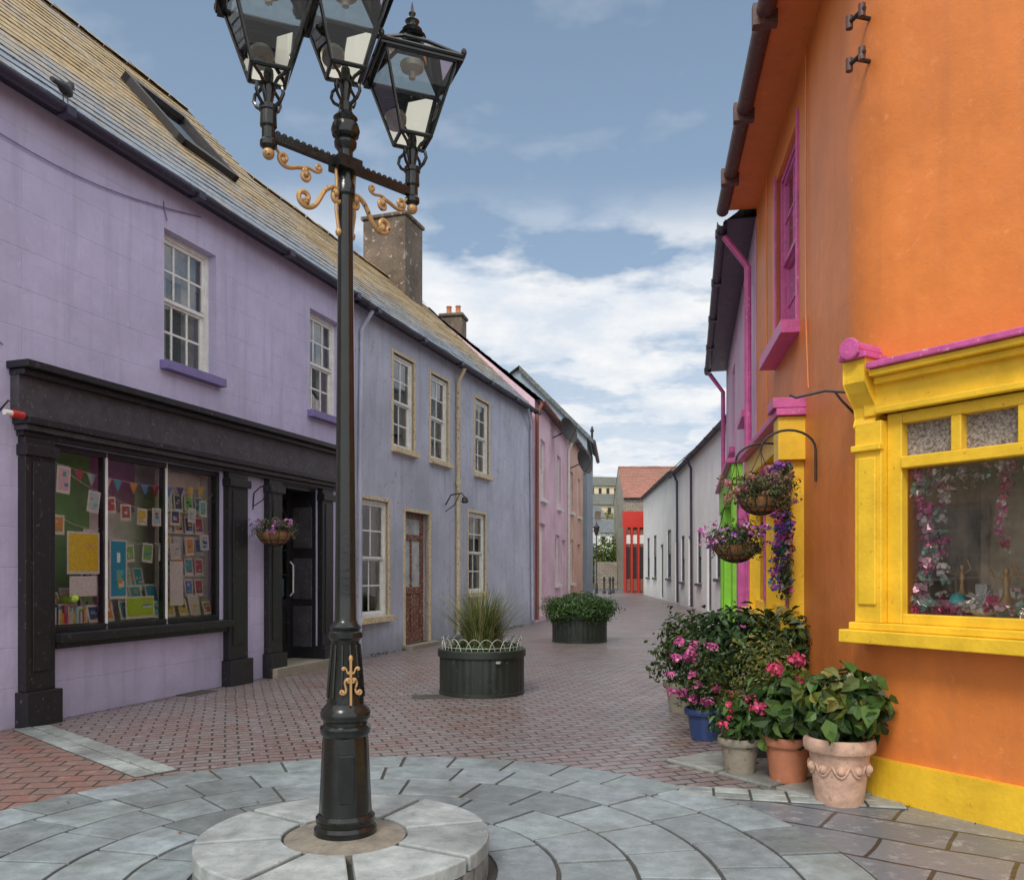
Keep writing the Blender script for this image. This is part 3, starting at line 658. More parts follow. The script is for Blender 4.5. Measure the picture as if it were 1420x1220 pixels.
def chimney(name, F, u, v, wu, wv, z0, z1, mat, pots):
    e = empty(name); c = MB(); c.box(F, u - wu / 2, u + wu / 2, v - wv / 2, v + wv / 2, z0, z1, mat)
    c.box(F, u - wu / 2 - .05, u + wu / 2 + .05, v - wv / 2 - .05, v + wv / 2 + .05, z1, z1 + .1, mat); c.build('stack', e, bevel=.03)
    if pots:
        c = MB()
        for i in range(pots): c.lathe(F.P(u, v + (i - (pots - 1) / 2) * .28, z1 + .1), [(.09, 0), (.10, .05), (.08, .08), (.07, .24), (.09, .27), (.08, .29)], 'terr', 12)
        c.build('pots', e, True)
chimney('stone_chimney', FL, 14.0, -3.2, 1.05, 1.2, 8.0, 10.4, 'chim', 0)
bd = MB(); bpnt = FL.P(.45, .26, 5.84)
bd.ball(bpnt, .05, .11, .055, 'bird', 12); bd.ball((bpnt[0], bpnt[1] + .09, bpnt[2] + .085), .034, .042, .034, 'bird', 10)
bd.tube([(bpnt[0], bpnt[1] + .05, bpnt[2] + .02), (bpnt[0], bpnt[1] + .09, bpnt[2] + .08)], .034, 'bird', 10)
bd.tube([(bpnt[0], bpnt[1] + .12, bpnt[2] + .085), (bpnt[0], bpnt[1] + .17, bpnt[2] + .075)], lambda f: .012 * (1 - f) + .002, 'iron', 6)
bd.tube([(bpnt[0], bpnt[1] - .06, bpnt[2]), (bpnt[0], bpnt[1] - .22, bpnt[2] - .035)], lambda f: .03 - .008 * f, 'bird', 8)
for sgn in (-.02, .02): bd.tube([(bpnt[0] + sgn, bpnt[1], bpnt[2] - .04), (bpnt[0] + sgn, bpnt[1] + .01, bpnt[2] - .12)], .005, 'iron', 5)
bd.build('jackdaw', None, True)

FP, LP = frame_pts((.62, 22.6), (1.95, 29.3))
opsP = [(1.0, 1.9, 3.5, 5.2, 'w'), (4.3, 5.2, 3.5, 5.2, 'w'), (.8, 1.9, .15, 2.8, 'd'), (3.9, 4.9, 1.0, 2.6, 'w'), (5.5, 6.4, .15, 2.5, 'd')]
hp_ = house('pink_terraced_house', FP, 0, LP, 6, 6.1, 8.75, 'pink', 'slate2', opsP, cols=2, rows=1, gut='redbr')
FS, LS = frame_pts((1.95, 29.32), (2.95, 34.5))
house('salmon_terraced_house', FS, 0, LS, 6, 6.3, 8.7, 'salmon', 'slate2', [(1.0, 1.8, 3.6, 5.1, 'w'), (3.4, 4.2, 3.6, 5.1, 'w'), (1.0, 1.9, 1, 2.6, 'w'), (3.3, 4.2, .15, 2.5, 'd')], cols=2, rows=1)
b = MB(); b.tube([FP.P(.05, .2, 6.0), FP.P(.05, .06, 5.7), FP.P(.05, .06, .1)], .05, 'redbr', 10); b.tube([FP.P(LP - .05, .2, 6.0), FP.P(LP - .05, .06, 5.7), FP.P(LP - .05, .06, .1)], .05, 'whitep', 10); b.build('downpipe', hp_, True)
chimney('brown_chimney', FP, 1.7, -2.75, .6, .65, 7.8, 8.95, 'chim', 2)
gh = empty('grey_gabled_house'); w = MB()
w.poly([(-3.6, 34.8, 0), (3.15, 34.8, 0), (3.15, 34.8, 7.1), (.3, 34.8, 9.9), (-3.6, 34.8, 7.1)], 'greyblue'); w.poly([(3.15, 34.8, 0), (4.0, 41, 0), (4.0, 41, 7.1), (3.15, 34.8, 7.1)], 'greyblue'); w.build('walls', gh)
w = MB(); w.poly([(3.4, 34.6, 6.95), (4.25, 41, 6.95), (1.1, 41, 10.02), (.3, 34.6, 10.02)], 'slate2'); w.poly([(-3.8, 34.6, 6.95), (-3.2, 41, 6.95), (1.1, 41, 10.02), (.3, 34.6, 10.02)], 'slate2'); w.poly([(.3, 34.6, 10.02), (3.4, 34.6, 6.95), (3.4, 34.6, 6.75), (.3, 34.6, 9.8)], 'slate2'); w.tube([(3.42, 34.7, 6.85), (4.25, 41, 6.85)], .09, 'gutter'); w.lathe((3.35, 34.7, 6.95), [(.05, 0), (.05, .3), (.09, .35), (.02, .55)], 'iron', 8); w.build('roof', gh)
def dish(name, c, r):
    e = MB(); ax = Vector((.75, -.6, .25)).normalized(); x = ax.cross(Vector((0, 0, 1))).normalized(); y = x.cross(ax); vs = []; fs = []
    for j in range(5):
        for i in range(20):
            a = 2 * math.pi * i / 20; q = r * (j + .2) / 4.2; vs.append(Vector(c) + x * q * math.cos(a) + y * q * math.sin(a) + ax * (.35 * q * q / r))
    for j in range(4):
        for i in range(20): k = (i + 1) % 20; fs.append((j * 20 + i, j * 20 + k, j * 20 + 20 + k, j * 20 + 20 + i))
    fs.append(tuple(range(20))); e.mesh(vs, fs, 'iron'); e.tube([Vector(c), Vector(c) - ax * .25 - Vector((.2, 0, .1))], .02, 'iron'); e.tube([Vector(c) - y * r, Vector(c) + ax * r * 1.1], .012, 'iron'); e.build(name, None, True)
dish('satellite_dish', FP.P(3.3, .4, 5.75), .42); dish('satellite_dish', FS.P(.5, .45, 5.3), .45)

house('cream_house', FL, -9.5, -1.62, 6.4, 5.6, 8.6, 'cream', 'slate', [(-8.6, -7.7, 3.4, 4.9, 'w'), (-6.2, -5.2, 3.4, 4.9, 'w'), (-3.9, -2.9, 3.4, 4.9, 'w'), (-8.6, -7.3, .9, 2.5, 'w'), (-6.4, -5.0, .9, 2.5, 'w'), (-3.9, -2.7, .9, 2.4, 'w')], sillmat='stonepot')

# ------------------------------------------------------------------ orange building
C = (2.20, 5.28)
FA = Frame(C[0], C[1], .55, -.835, -.835, -.55); FB = Frame(C[0], C[1], .158, .987, -.987, .158)
T = .3; half = math.acos(max(-1, min(1, FA.n.dot(FB.n)))) / 2; Rr = T / math.tan(half)
cen = FA.P(T, -Rr, 0)
aA = math.atan2(FA.n.y, FA.n.x); aB = math.atan2(FB.n.y, FB.n.x)
da = (aB - aA + math.pi) % (2 * math.pi) - math.pi
path = [(FA.P(6, 0, 0), FA.n)]
for i in range(15):
    a = aA + da * i / 14; n = Vector((math.cos(a), math.sin(a), 0)); path.append((cen + n * Rr, n))
LBd = 4.83; path.append((FB.P(LBd, 0, 0), FB.n))
ob = empty('orange_shop_building'); w = MB()
EV = 5.85
arc = path[1:-1]
for (p0, n0), (p1, n1) in zip(arc, arc[1:]): w.poly([p0, p1, p1 + Vector((0, 0, EV)), p0 + Vector((0, 0, EV))], 'orange')
opsA = [(.34, 2.3, 1.12, 2.34), (2.9, 3.9, 0.1, 2.3)]
wall(w, FA, T, 6, 0, EV, opsA, 'orange', .12)
opsB = [(2.1, 3.3, 3.62, 5.42), (2.1, 4.5, 1.0, 2.5)]
wall(w, FB, T, LBd, 0, EV, opsB, 'orange', .16)
w.poly([FB.P(LBd, 0, 0), FB.P(LBd, -6, 0), FB.P(LBd, -6, EV), FB.P(LBd, 0, EV)], 'orange')
w.poly([FA.P(6, 0, 0), FA.P(6, -6, 0), FA.P(6, -6, EV), FA.P(6, 0, EV)], 'orange')
wo = w.build('walls', ob)
bm = bmesh.new(); bm.from_mesh(wo.data); bmesh.ops.remove_doubles(bm, verts=bm.verts, dist=.0008); bmesh.ops.recalc_face_normals(bm, faces=bm.faces); bm.to_mesh(wo.data); bm.free()
wo.data.shade_smooth(); wo.data.set_sharp_from_angle(angle=math.radians(30))
def ribbon(mb, off0, off1, z0, z1, mat):
    for (p0, n0), (p1, n1) in zip(path, path[1:]):
        Z0, Z1 = Vector((0, 0, z0)), Vector((0, 0, z1))
        mb.poly([p0 + n0 * off1 + Z0, p1 + n1 * off1 + Z0, p1 + n1 * off1 + Z1, p0 + n0 * off1 + Z1], mat)
        mb.poly([p0 + n0 * off1 + Z1, p1 + n1 * off1 + Z1, p1 + n1 * off0 + Z1, p0 + n0 * off0 + Z1], mat)
        mb.poly([p0 + n0 * off1 + Z0, p1 + n1 * off1 + Z0, p1 + n1 * off0 + Z0, p0 + n0 * off0 + Z0], mat)
k = MB(); ribbon(k, -.01, .055, .004, .25, 'yellow'); k.build('plinth_skirting', ob)
k = MB(); ribbon(k, -.01, .34, 5.80, 5.90, 'orange'); k.build('soffit', ob)
k = MB(); gp = [p + n * .40 + Vector((0, 0, 5.80)) for p, n in path]; k.tube(gp, .075, 'gutterbr', 12)
for f in (1.2, 2.6, 3.9): k.box(FB, f - .04, f + .04, .31, .5, 5.69, 5.86, 'gutterbr')
k.tube([FB.P(3.8, .03, 5.75), FB.P(3.8, .02, 3.0)], .008, 'orange', 6); k.tube([FB.P(1.6, .02, 5.75), FB.P(1.62, .02, 3.6), FB.P(1.5, .02, 2.9)], .007, 'orange', 6)
k.build('gutter', ob, True)
k = MB(); cpt = FB.P(2.0, -4.5, 8.6)
for (p0, n0), (p1, n1) in zip(path, path[1:]): k.poly([p0 + n0 * .40 + Vector((0, 0, 5.9)), p1 + n1 * .40 + Vector((0, 0, 5.9)), cpt], 'slate2')
k.build('roof', ob)
y = MB()
y.box(FA, .00, 2.7, -.1, .20, .965, 1.045, 'yellow'); y.box(FA, .03, 2.66, -.1, .14, 1.046, 1.09, 'yellow')
y.box(FA, .06, .24, -.12, .12, 1.09, 2.32, 'yellow'); y.box(FA, .09, .21, .12, .135, 1.2, 2.1, 'yellow'); y.box(FA, .05, .25, .1, .15, 2.14, 2.18, 'yellow')
y.box(FA, .24, .335, -.12, .06, 1.09, 2.36, 'yellow'); y.box(FA, .335, 2.3, -.12, .06, 1.09, 1.15, 'yellow'); y.box(FA, .335, 2.3, -.12, .075, 2.02, 2.09, 'yellow'); y.box(FA, .335, 2.3, -.12, .06, 2.29, 2.36, 'yellow')
for u in (.66, 1.02, 1.38, 1.74): y.box(FA, u - .03, u + .03, -.1, .062, 2.09, 2.29, 'yellow')
y.box(FA, 1.30, 1.36, -.1, .061, 1.15, 2.02, 'yellow'); y.box(FA, 2.24, 2.5, -.12, .12, 1.09, 2.36, 'yellow')
y.box(FA, .10, 2.6, -.12, .09, 2.36, 2.60, 'yellow'); y.box(FA, .20, 2.6, .0, .13, 2.36, 2.40, 'yellow'); y.box(FA, .20, 2.6, .0, .14, 2.54, 2.58, 'yellow'); y.box(FA, .20, 2.6, .0, .19, 2.58, 2.62, 'yellow')
def console(u0, u1):
    pr = [(0, 2.28), (.10, 2.28), (.135, 2.31), (.12, 2.36), (.13, 2.42), (.20, 2.50), (.24, 2.56), (.24, 2.70), (0, 2.70)]
    vs = [FA.P(u0, a - .05, b) for a, b in pr] + [FA.P(u1, a - .05, b) for a, b in pr]; n = len(pr)
    fs = [tuple(range(n)), tuple(reversed(range(n, 2 * n)))] + [(i, (i + 1) % n, n + (i + 1) % n, n + i) for i in range(n)]
    y.mesh(vs, fs, 'yellow')
    y.box(FA, u0 - .02, u1 + .02, -.05, .22, 2.70, 2.735, 'magenta')
    y.tube([FA.P((u0 + u1) / 2, -.05, 2.76), FA.P((u0 + u1) / 2, .24, 2.76)], .055, 'magenta', 14); y.tube([FA.P((u0 + u1) / 2, .225, 2.76), FA.P((u0 + u1) / 2, .25, 2.76)], .068, 'magenta', 14)
    y.tube([FA.P(u0 - .01, .1, 2.735), FA.P(u0 - .01, .2, 2.735)], .02, 'magenta', 8)
console(.03, .18); console(2.5, 2.65)
y.box(FA, .20, 2.48, -.05, .22, 2.622, 2.66, 'magenta')
y.build('shop_window_surround', ob, bevel=.007)
q = MB(); q.poly([FA.P(.335, 0, 1.15), FA.P(2.3, 0, 1.15), FA.P(2.3, 0, 2.02), FA.P(.335, 0, 2.02)], 'shopglass2'); q.poly([FA.P(.335, .0, 2.09), FA.P(2.3, .0, 2.09), FA.P(2.3, .0, 2.29), FA.P(.335, .0, 2.29)], 'frost'); q.build('shop_glass', ob)
t = MB(); room(t, FA, .335, 2.3, -.12, -.85, 1.1, 2.4, 'brownint', 'brownint', 'whitep', 'whitep')
for i in range(90):
    a = U(.4, 2.2); v = U(-.22, -.7); h_ = U(.04, .24); t.box(FA, a, a + U(.03, .10), v - .05, v, 1.1, 1.1 + h_, 'vc', random.choice(PAL))
t.box(FA, .7, 1.25, -.84, -.76, 1.1, 1.72, 'darkwin'); t.box(FA, .75, .95, -.76, -.75, 1.2, 1.67, 'curtain'); t.box(FA, 1.0, 1.2, -.76, -.75, 1.2, 1.67, 'curtain')
t.build('shop_interior', ob)
f = MB(); FLW = [(.80, .18, .42), (.85, .5, .6), (.9, .85, .8), (.68, .08, .24), (.4, .66, .55), (.9, .8, .75)]
z = 1.15
while z < 2.02:
    flowerhead(f, FA.P(.42 + .04 * math.sin(z * 9), -.045, z), .040, 18, .040, [random.choice(FLW)])
    if R() < .75: flowerhead(f, FA.P(.50 + U(-.02, .04), -.055, z), .028, 12, .032, [random.choice(FLW)])
    z += .040
u = .4
while u < 2.2: flowerhead(f, FA.P(u, -.045, 1.17 + U(0, .06)), .038, 16, .042, [random.choice(FLW)]); flowerhead(f, FA.P(u + .03, -.13, 1.18 + U(0, .08)), .036, 14, .04, [random.choice(FLW)]); u += .05
for j in range(3):
    z = 2.0
    while z > 1.5: flowerhead(f, FA.P(.86 + j * .33 + .015 * math.sin(z * 14), -.06, z), .024, 10, .030, [random.choice(FLW[:4])]); z -= .034
for i in range(26): leafy(f, FA.P(.45 + i * .07, -.06, 1.97 + U(-.06, .03)), (.06, .03, .05), 14, .04, [(.15, .22, .06), (.7, .45, .4)], seed=i); flowerhead(f, FA.P(.42 + i * .072, -.05, 1.98 + U(-.05, .02)), .022, 9, .028, [random.choice(FLW)])
f.build('window_flower_garland', ob)
f = MB()
cc = FA.P(.74, -.07, 1.22)
for i in range(70):
    d_ = Vector((U(-1, 1), U(-1, 1), U(.1, 1))).normalized() * U(.06, .10); f.tube([cc, cc + d_ * .5 + Vector((0, 0, .01)), cc + d_], lambda q_: .006 * (1 - q_) + .002, 'whitep', 4)
f.lathe(FA.P(.74, -.09, 1.14), [(.03, 0), (.07, .03), (.08, .05), (.04, .06)], 'whitep', 14)
f.ball(FA.P(.60, -.07, 1.24), .045, .045, .04, 'vc', col=(.08, .55, .55)); f.ball(FA.P(1.2, -.08, 1.24), .04, .04, .036, 'vc', col=(.1, .5, .45))
def figurine(u, v, z, s):
    f.lathe(FA.P(u, v, z), [(.03 * s, 0), (.045 * s, .005), (.02 * s, .06 * s), (.012 * s, .1 * s), (.02 * s, .14 * s), (.007 * s, .165 * s), (.014 * s, .18 * s), (.012 * s, .2 * s), (.002 * s, .205 * s)], 'gold', 10)
    f.tube([FA.P(u, v, z + .14 * s), FA.P(u + .05 * s, v, z + .18 * s), FA.P(u + .03 * s, v, z + .23 * s)], .006 * s, 'gold', 5); f.tube([FA.P(u, v, z + .14 * s), FA.P(u - .06 * s, v, z + .15 * s), FA.P(u - .08 * s, v, z + .2 * s)], .006 * s, 'gold', 5)
figurine(.60, -.12, 1.24, 1.0); figurine(.87, -.07, 1.20, 1.1); figurine(.98, -.1, 1.20, 1.2); figurine(1.1, -.07, 1.18, .9)
f.build('window_ornaments', ob, True)
fr, gl, bk = MB(), MB(), MB()
sash(fr, gl, bk, FB, 2.1, 3.3, 3.62, 5.42, -.08, 'magenta', 2, 2); fr.box(FB, 2.0, 3.4, -.05, .16, 3.50, 3.615, 'magenta')
for (a, b) in ((2.03, 2.1), (3.3, 3.37)): fr.box(FB, a, b, -.1, .02, 3.62, 5.47, 'magenta')
fr.build('upper_window', ob, bevel=.004); gl.build('upper_window_glass', ob); bk.build('upper_room', ob)
y = MB()
y.box(FB, 1.75, 4.7, -.1, .2, .90, .99, 'yellow')
for a in (1.8, 3.15, 4.5): y.box(FB, a, a + .16, -.1, .12, .25, 2.5, 'yellow'); y.box(FB, a + .04, a + .12, .12, .135, 1.1, 2.3, 'magenta')
y.box(FB, 1.96, 4.5, -.1, .06, .99, 1.08, 'yellow'); y.box(FB, 1.96, 4.5, -.1, .07, 2.1, 2.17, 'yellow'); y.box(FB, 1.75, 4.7, -.1, .15, 2.5, 2.72, 'yellow'); y.box(FB, 1.7, 4.75, -.1, .24, 2.722, 2.78, 'magenta'); y.box(FB, 1.74, 2.0, -.02, .22, 2.35, 2.718, 'yellow')
y.box(FB, 1.70, 2.04, -.02, .27, 2.783, 2.87, 'magenta')
y.build('side_shop_window_surround', ob, bevel=.006)
q = MB(); q.poly([FB.P(1.96, -.02, 1.08), FB.P(4.5, -.02, 1.08), FB.P(4.5, -.02, 2.5), FB.P(1.96, -.02, 2.5)], 'shopglass2'); q.build('side_shop_glass', ob)
t = MB(); room(t, FB, 2.0, 4.5, -.16, -1.0, .9, 2.6, 'dark', 'dark', 'dark', 'dark'); t.build('side_shop_room', ob)
mid = arc[6]
def wallpt(i, out, z): p0, n0 = arc[i]; return p0 + n0 * out + Vector((0, 0, z))
for z_ in (4.90, 4.63):
    b = MB(); tdir = Vector((-mid[1].y, mid[1].x, 0))
    b.tube([wallpt(6, 0, z_), wallpt(6, .1, z_)], .014, 'iron'); c_ = wallpt(6, .1, z_); b.tube([c_ - tdir * .08, c_ + tdir * .08], .014, 'iron')
    for s_ in (-.065, .055): b.tube([c_ + tdir * s_ - Vector((0, 0, .04)), c_ + tdir * s_ + Vector((0, 0, .04))], .022, 'gutterbr', 10)
    b.build('wall_insulator_bracket', None, True)
b = MB(); p0 = wallpt(9, 0, 2.56); o = Vector((-.85, .35, 0)).normalized()
b.tube([p0, p0 + o * .2 + Vector((0, 0, .03)), p0 + o * .38 + Vector((0, 0, .0)), p0 + o * .42 + Vector((0, 0, .02))], .009, 'iron'); b.tube([p0 - Vector((0, 0, .16)), p0 + o * .1 - Vector((0, 0, .04)), p0 + o * .14 + Vector((0, 0, .02))], .008, 'iron'); b.tube([wallpt(9, .01, 2.38), wallpt(9, .01, 2.62)], .012, 'iron'); b.build('sign_bracket', None, True)
def arch(F, u, z, L, name):
    b = MB(); pts = [F.P(u, .01 + L * (1 - math.cos(t_)) / 2, z + .16 * math.sin(t_)) for t_ in [math.pi * i / 12 for i in range(13)]]
    b.tube([F.P(u, .012, z - .25), F.P(u, .012, z)] + pts[1:], .01, 'iron'); b.build(name, None, True); return F.P(u, .01 + L, z)
h_a = arch(FB, 1.25, 2.36, .42, 'basket_bracket')
hanging_basket('hanging_basket', h_a - Vector((0, 0, .36)), .17, (.30, .30, .13), 11, (40, [(.5, .14, .18), (.6, .3, .35), (.4, .2, .15), (.35, .2, .12)]), h_a, .2)
h_b = arch(FB, 2.3, 2.42, .50, 'basket_bracket')
hanging_basket('hanging_basket', h_b - Vector((0, 0, .76)), .20, (.30, .30, .14), 12, (60, [(.65, .12, .5), (.35, .12, .55), (.7, .4, .6)]), h_b, .2)
fg = MB()
for i in range(190):
    f_ = R(); u = 1.70 + U(-.12, .16); z = 2.3 - f_ * 1.05; col = random.choice([(.45, .08, .48), (.75, .12, .4), (.22, .1, .5), (.06, .3, .4), (.65, .4, .5), (.05, .12, .03)])
    flowerhead(fg, FB.P(u + .1 * math.sin(f_ * 9), .16 + U(-.03, .1), z), .026, 9, .034, [col])
for i in range(60): leafy(fg, FB.P(1.72 + U(-.15, .15), .17, U(1.2, 2.3)), (.05, .05, .05), 10, .045, G2, seed=i)
for i in range(60): flowerhead(fg, FB.P(U(1.8, 3.4), .18 + U(0, .08), 2.25 + U(-.12, .1)), .024, 8, .03, [random.choice([(.45, .08, .45), (.7, .1, .4), (.6, .4, .5)])])
fg.build('flower_garland')

FN, LN = frame_pts((2.965, 10.08), (4.6, 17.8), False)
hg = house('lilac_green_shop_house', FN, 0, LN, 6, 5.72, 8.2, 'lilacpink', 'slate2', [(1.2, 2.1, 3.6, 5.1, 'w'), (4.6, 5.5, 3.6, 5.1, 'w'), (3.1, 5.6, .8, 2.5, 'x'), (6.1, 7.0, .1, 2.5, 'd')], over=.38, sillmat='magenta', fmat='magenta', cols=2, rows=1)
y = MB()
for (a, b) in ((2.6, 3.1), (5.6, 6.1), (7.0, 7.5)): y.box(FN, a, b, -.02, .14, 0, 2.6, 'green')
y.box(FN, 2.5, 7.6, -.02, .16, 2.602, 3.05, 'green'); y.box(FN, 2.45, 7.65, -.02, .24, 3.052, 3.12, 'magenta'); y.box(FN, 3.1, 5.6, -.02, .12, 0, .8, 'green'); y.box(FN, 1.9, 2.3, -.02, .1, 0, 2.6, 'magenta')
y.tube([FN.P(.25, .36, 5.6), FN.P(.25, .08, 5.2), FN.P(.25, .07, .1)], .045, 'magenta', 10); y.tube([FN.P(7.6, .36, 5.6), FN.P(7.6, .08, 5.2), FN.P(7.6, .07, .1)], .045, 'magenta', 10)
y.build('green_shopfront', hg, bevel=.006)
t = MB(); room(t, FN, 3.1, 5.6, -.1, -1, .8, 2.5, 'dark', 'dark', 'dark', 'dark'); t.poly([FN.P(3.1, 0, .8), FN.P(5.6, 0, .8), FN.P(5.6, 0, 2.5), FN.P(3.1, 0, 2.5)], 'glass'); t.build('green_shop_window', hg)
FW, LW = frame_pts((6.0, 21.0), (7.35, 37.6), False)
house('white_terraced_house', FW, 0, LW, 6, 5.75, 8.2, 'white', 'slate2', [(8.2, 9.2, 1.0, 2.9, 'w'), (10.7, 11.7, .1, 2.8, 'd'), (12.9, 14.0, 1.0, 2.9, 'w'), (6, 6.9, .1, 2.6, 'd'), (15.2, 16.2, .1, 2.8, 'd'), (4.2, 5.0, 1.2, 2.7, 'w')], cols=2, rows=1, fmat='darkwin', sillmat='darkwin', rev=.12)
FW2, LW2 = frame_pts((7.35, 37.62), (8.2, 51.7), False)
hw = house('white_cottage', FW2, 0, LW2, 6, 6.0, 8.9, 'white2', 'slate', [(1.0, 2.4, 1.1, 3.4, 'w'), (4, 5.2, .1, 2.8, 'd'), (7, 8.4, 1.1, 3.4, 'w'), (10.5, 11.9, 1.1, 3.4, 'w')], cols=2, rows=1, fmat='darkwin', sillmat='darkwin', rev=.12)
b = MB(); b.tube([FW.P(10.2, .3, 5.7), FW.P(10.2, .1, 5.3), FW.P(10.2, .08, .1)], .05, 'gutter'); b.tube([FW.P(14.7, .3, 5.7), FW.P(14.7, .1, 5.3), FW.P(14.7, .08, .1)], .05, 'gutter'); b.build('drainpipe', None, True)
FR = Frame(7.55, 56, 1, 0, 0, -1)
rs_ = empty('red_shopfront_building'); w = MB(); w.box(FR, .3, 4.5, -2.5, 0, 0, 5.4, 'redbr'); w.box(FR, -.1, 1.5, 0, .15, 4.4, 5.5, 'red')
for a in (0, .45, .9, 1.35): w.box(FR, a, a + .13, 0, .2, 0, 4.4, 'red')
for a in (.13, .58, 1.03): w.box(FR, a, a + .3, 0, .05, .1, 4.2, 'redbr'); w.box(FR, a, a + .3, .05, .1, 3.3, 3.9, 'whitep'); w.box(FR, a + .04, a + .26, .05, .1, 1.0, 3.1, 'dark')
w.build('shopfront', rs_)
FQ = Frame(8.4, 62.5, 1, 0, 0, -1)
hq = house('brown_roofed_house', FQ, 0, 7, 6, 7.0, 9.7, 'stone', 'brownroof', [], over=.2)
b = MB(); b.box(Frame(8.95, 52.5, 0, 1, -1, 0), 0, 3.3, -.4, 0, 0, 5.4, 'stone'); b.build('rubble_stone_wall', None, bevel=.05)
b = MB(); b.box(Frame(6.6, 66, 1, 0, 0, -1), 0, 1.8, -.4, 0, 0, 2.2, 'stone'); b.build('garden_stone_wall', None, bevel=.05)
for (x, y_) in ((6.2, 52.5), (6.7, 55.0), (6.0, 54.0)):
    b = MB(); b.lathe((x, y_, 0), [(.11, 0), (.11, .15), (.07, .2), (.06, .85), (.1, .88), (.1, .92), (.06, .96), (.08, 1.03), (.02, 1.1)], 'iron', 12); b.build('bollard', None, True)
b = MB(); b.lathe((5.5, 54, 0), [(.09, 0), (.09, .6), (.045, .7), (.035, 3.8)], 'iron', 10); b.lathe((5.5, 54, 3.8), [(.1, 0), (.2, .5), (.23, .52), (.05, .75), (.01, .95)], 'iron', 8); b.build('distant_lamp_post', None, True)
GB = [(.08, .17, .025), (.13, .22, .04), (.05, .11, .02), (.20, .20, .05)]
f = MB()
for i in range(10): leafy(f, (4.8 + i * .45, 68 + U(-1, 1), 2.0 + U(-.4, .9)), (.9, 1.0, 1.4 + U(0, .6)), 420, .26, GB, seed=i, shell=.4)
f.build('hedge_bushes')
def hz_(yy): return max(0, min(1, (yy - 72) / 40)) * 10.5 + max(0, min(1, (yy - 112) / 60)) * 4
hm = MB(); nx, ny = 24, 16; vs = []
for j in range(ny):
    for i in range(nx):
        x = -60 + 150 * i / (nx - 1); yy = 70 + 150 * j / (ny - 1); vs.append((x, yy, hz_(yy) + (1.2 * noise.noise(Vector((x * .05, yy * .05, 0))) if j > 1 else -.3)))
hm.mesh(vs, [(j * nx + i, j * nx + i + 1, (j + 1) * nx + i + 1, (j + 1) * nx + i) for j in range(ny - 1) for i in range(nx - 1)], 'grass'); hm.build('hillside')
f = MB()
for i in range(80):
    yy = U(76, 150); x = yy * U(.07, .15); zz = hz_(yy); s_ = U(.4, .9); leafy(f, (x, yy, zz + 1.0 * s_), (2.0 * s_, 2.2 * s_, 1.8 * s_), 170, .45, GB + [(.18, .15, .05), (.24, .20, .08)], seed=i, shell=.35)
f.build('hillside_trees')
for i, (x, yy, z0, wd, m_) in enumerate(((8.6, 82, 3.0, 2.2, 'white2'), (9.4, 97, 7.0, 3.2, 'cream'), (12.8, 97, 7.2, 4, 'greyblue'), (10.6, 114, 11.0, 5.5, 'cream'), (15, 140, 12.5, 9, 'white'), (8.2, 90, 5.0, 1.8, 'white'))):
    e = empty('hillside_house'); b = MB(); F_ = Frame(x, yy, 1, .15, .15, -1); b.box(F_, 0, wd, -5, 0, z0 - 3, z0 + 2.4, m_)
    nw = max(2, int(wd / 1.1))
    for k_ in range(nw):
        for zz in (z0 - .2, z0 + 1.2): b.box(F_, .25 + k_ * wd / nw, .65 + k_ * wd / nw, .0, .05, zz, zz + .75, 'dark')
    b.build('walls', e); b = MB(); slope(b, F_, -.2, wd + .2, .3, z0 + 2.3, -2.5, z0 + 3.8, 'slate2', .4); b.box(F_, .3, .8, -2.8, -2.3, z0 + 3.0, z0 + 4.6, 'chim'); b.build('roof', e)

# ------------------------------------------------------------------ street lamp
plm = empty('stone_lamp_plinth'); mb = MB()
mb.lathe((LC[0], LC[1], 0), [(.64, .02), (.64, .15)], 'mortar', 48)
def plslab():
    q = U(.85, 1.1); return (.35 * q, .385 * q, .385 * q)
annslabs(mb, LC, .27, .675, 8, .135, .20, .028, 'slab', plslab, .25, 8)
for i in range(40):
    a = 2 * math.pi * i / 40; F_ = Frame(LC[0] + .63 * math.cos(a), LC[1] + .63 * math.sin(a), -math.sin(a), math.cos(a), math.cos(a), math.sin(a)); q = U(.7, 1.15)
    mb.box(F_, -.043, .043, -.06, .025, .012, .130, 'slab', (.22 * q, .22 * q, .21 * q))
mb.build('stones', plm, bevel=.008)
mb = MB(); mb.lathe((LC[0], LC[1], 0), [(.275, .14), (.275, .190), (.2, .2), (.13, .212)], 'concrete', 32); mb.build('mortar_collar', plm, True)
lamp = empty('street_lamp'); mb = MB()
mb.lathe((LC[0], LC[1], 0), [(.142, .20), (.142, .235), (.128, .25), (.134, .265), (.134, .285), (.120, .30)], 'lampblack', 32)
mb.lathe((LC[0], LC[1], 0), [(.120, .30), (.118, .33), (.105, .62), (.102, .655)], 'lampblack', 10, .2)
mb.lathe((LC[0], LC[1], 0), [(.10, .65), (.113, .665), (.116, .69), (.10, .705), (.10, .72), (.112, .735), (.114, .76), (.098, .785), (.085, .80)], 'lampblack', 32)
mb.lathe((LC[0], LC[1], 0), [(.085, .79), (.083, .82), (.062, 1.08), (.066, 1.09), (.078, 1.10), (.078, 1.125), (.066, 1.135), (.074, 1.15), (.06, 1.165), (.05, 1.18), (.048, 1.3), (.033, 3.12), (.044, 3.13), (.044, 3.17), (.034, 3.19), (.034, 3.33),
    (.05, 3.35), (.052, 3.37), (.04, 3.385), (.06, 3.40), (.066, 3.425), (.06, 3.45), (.044, 3.46), (.056, 3.48), (.04, 3.50), (.03, 3.51), (.03, 3.55)], 'lampblack', 32)
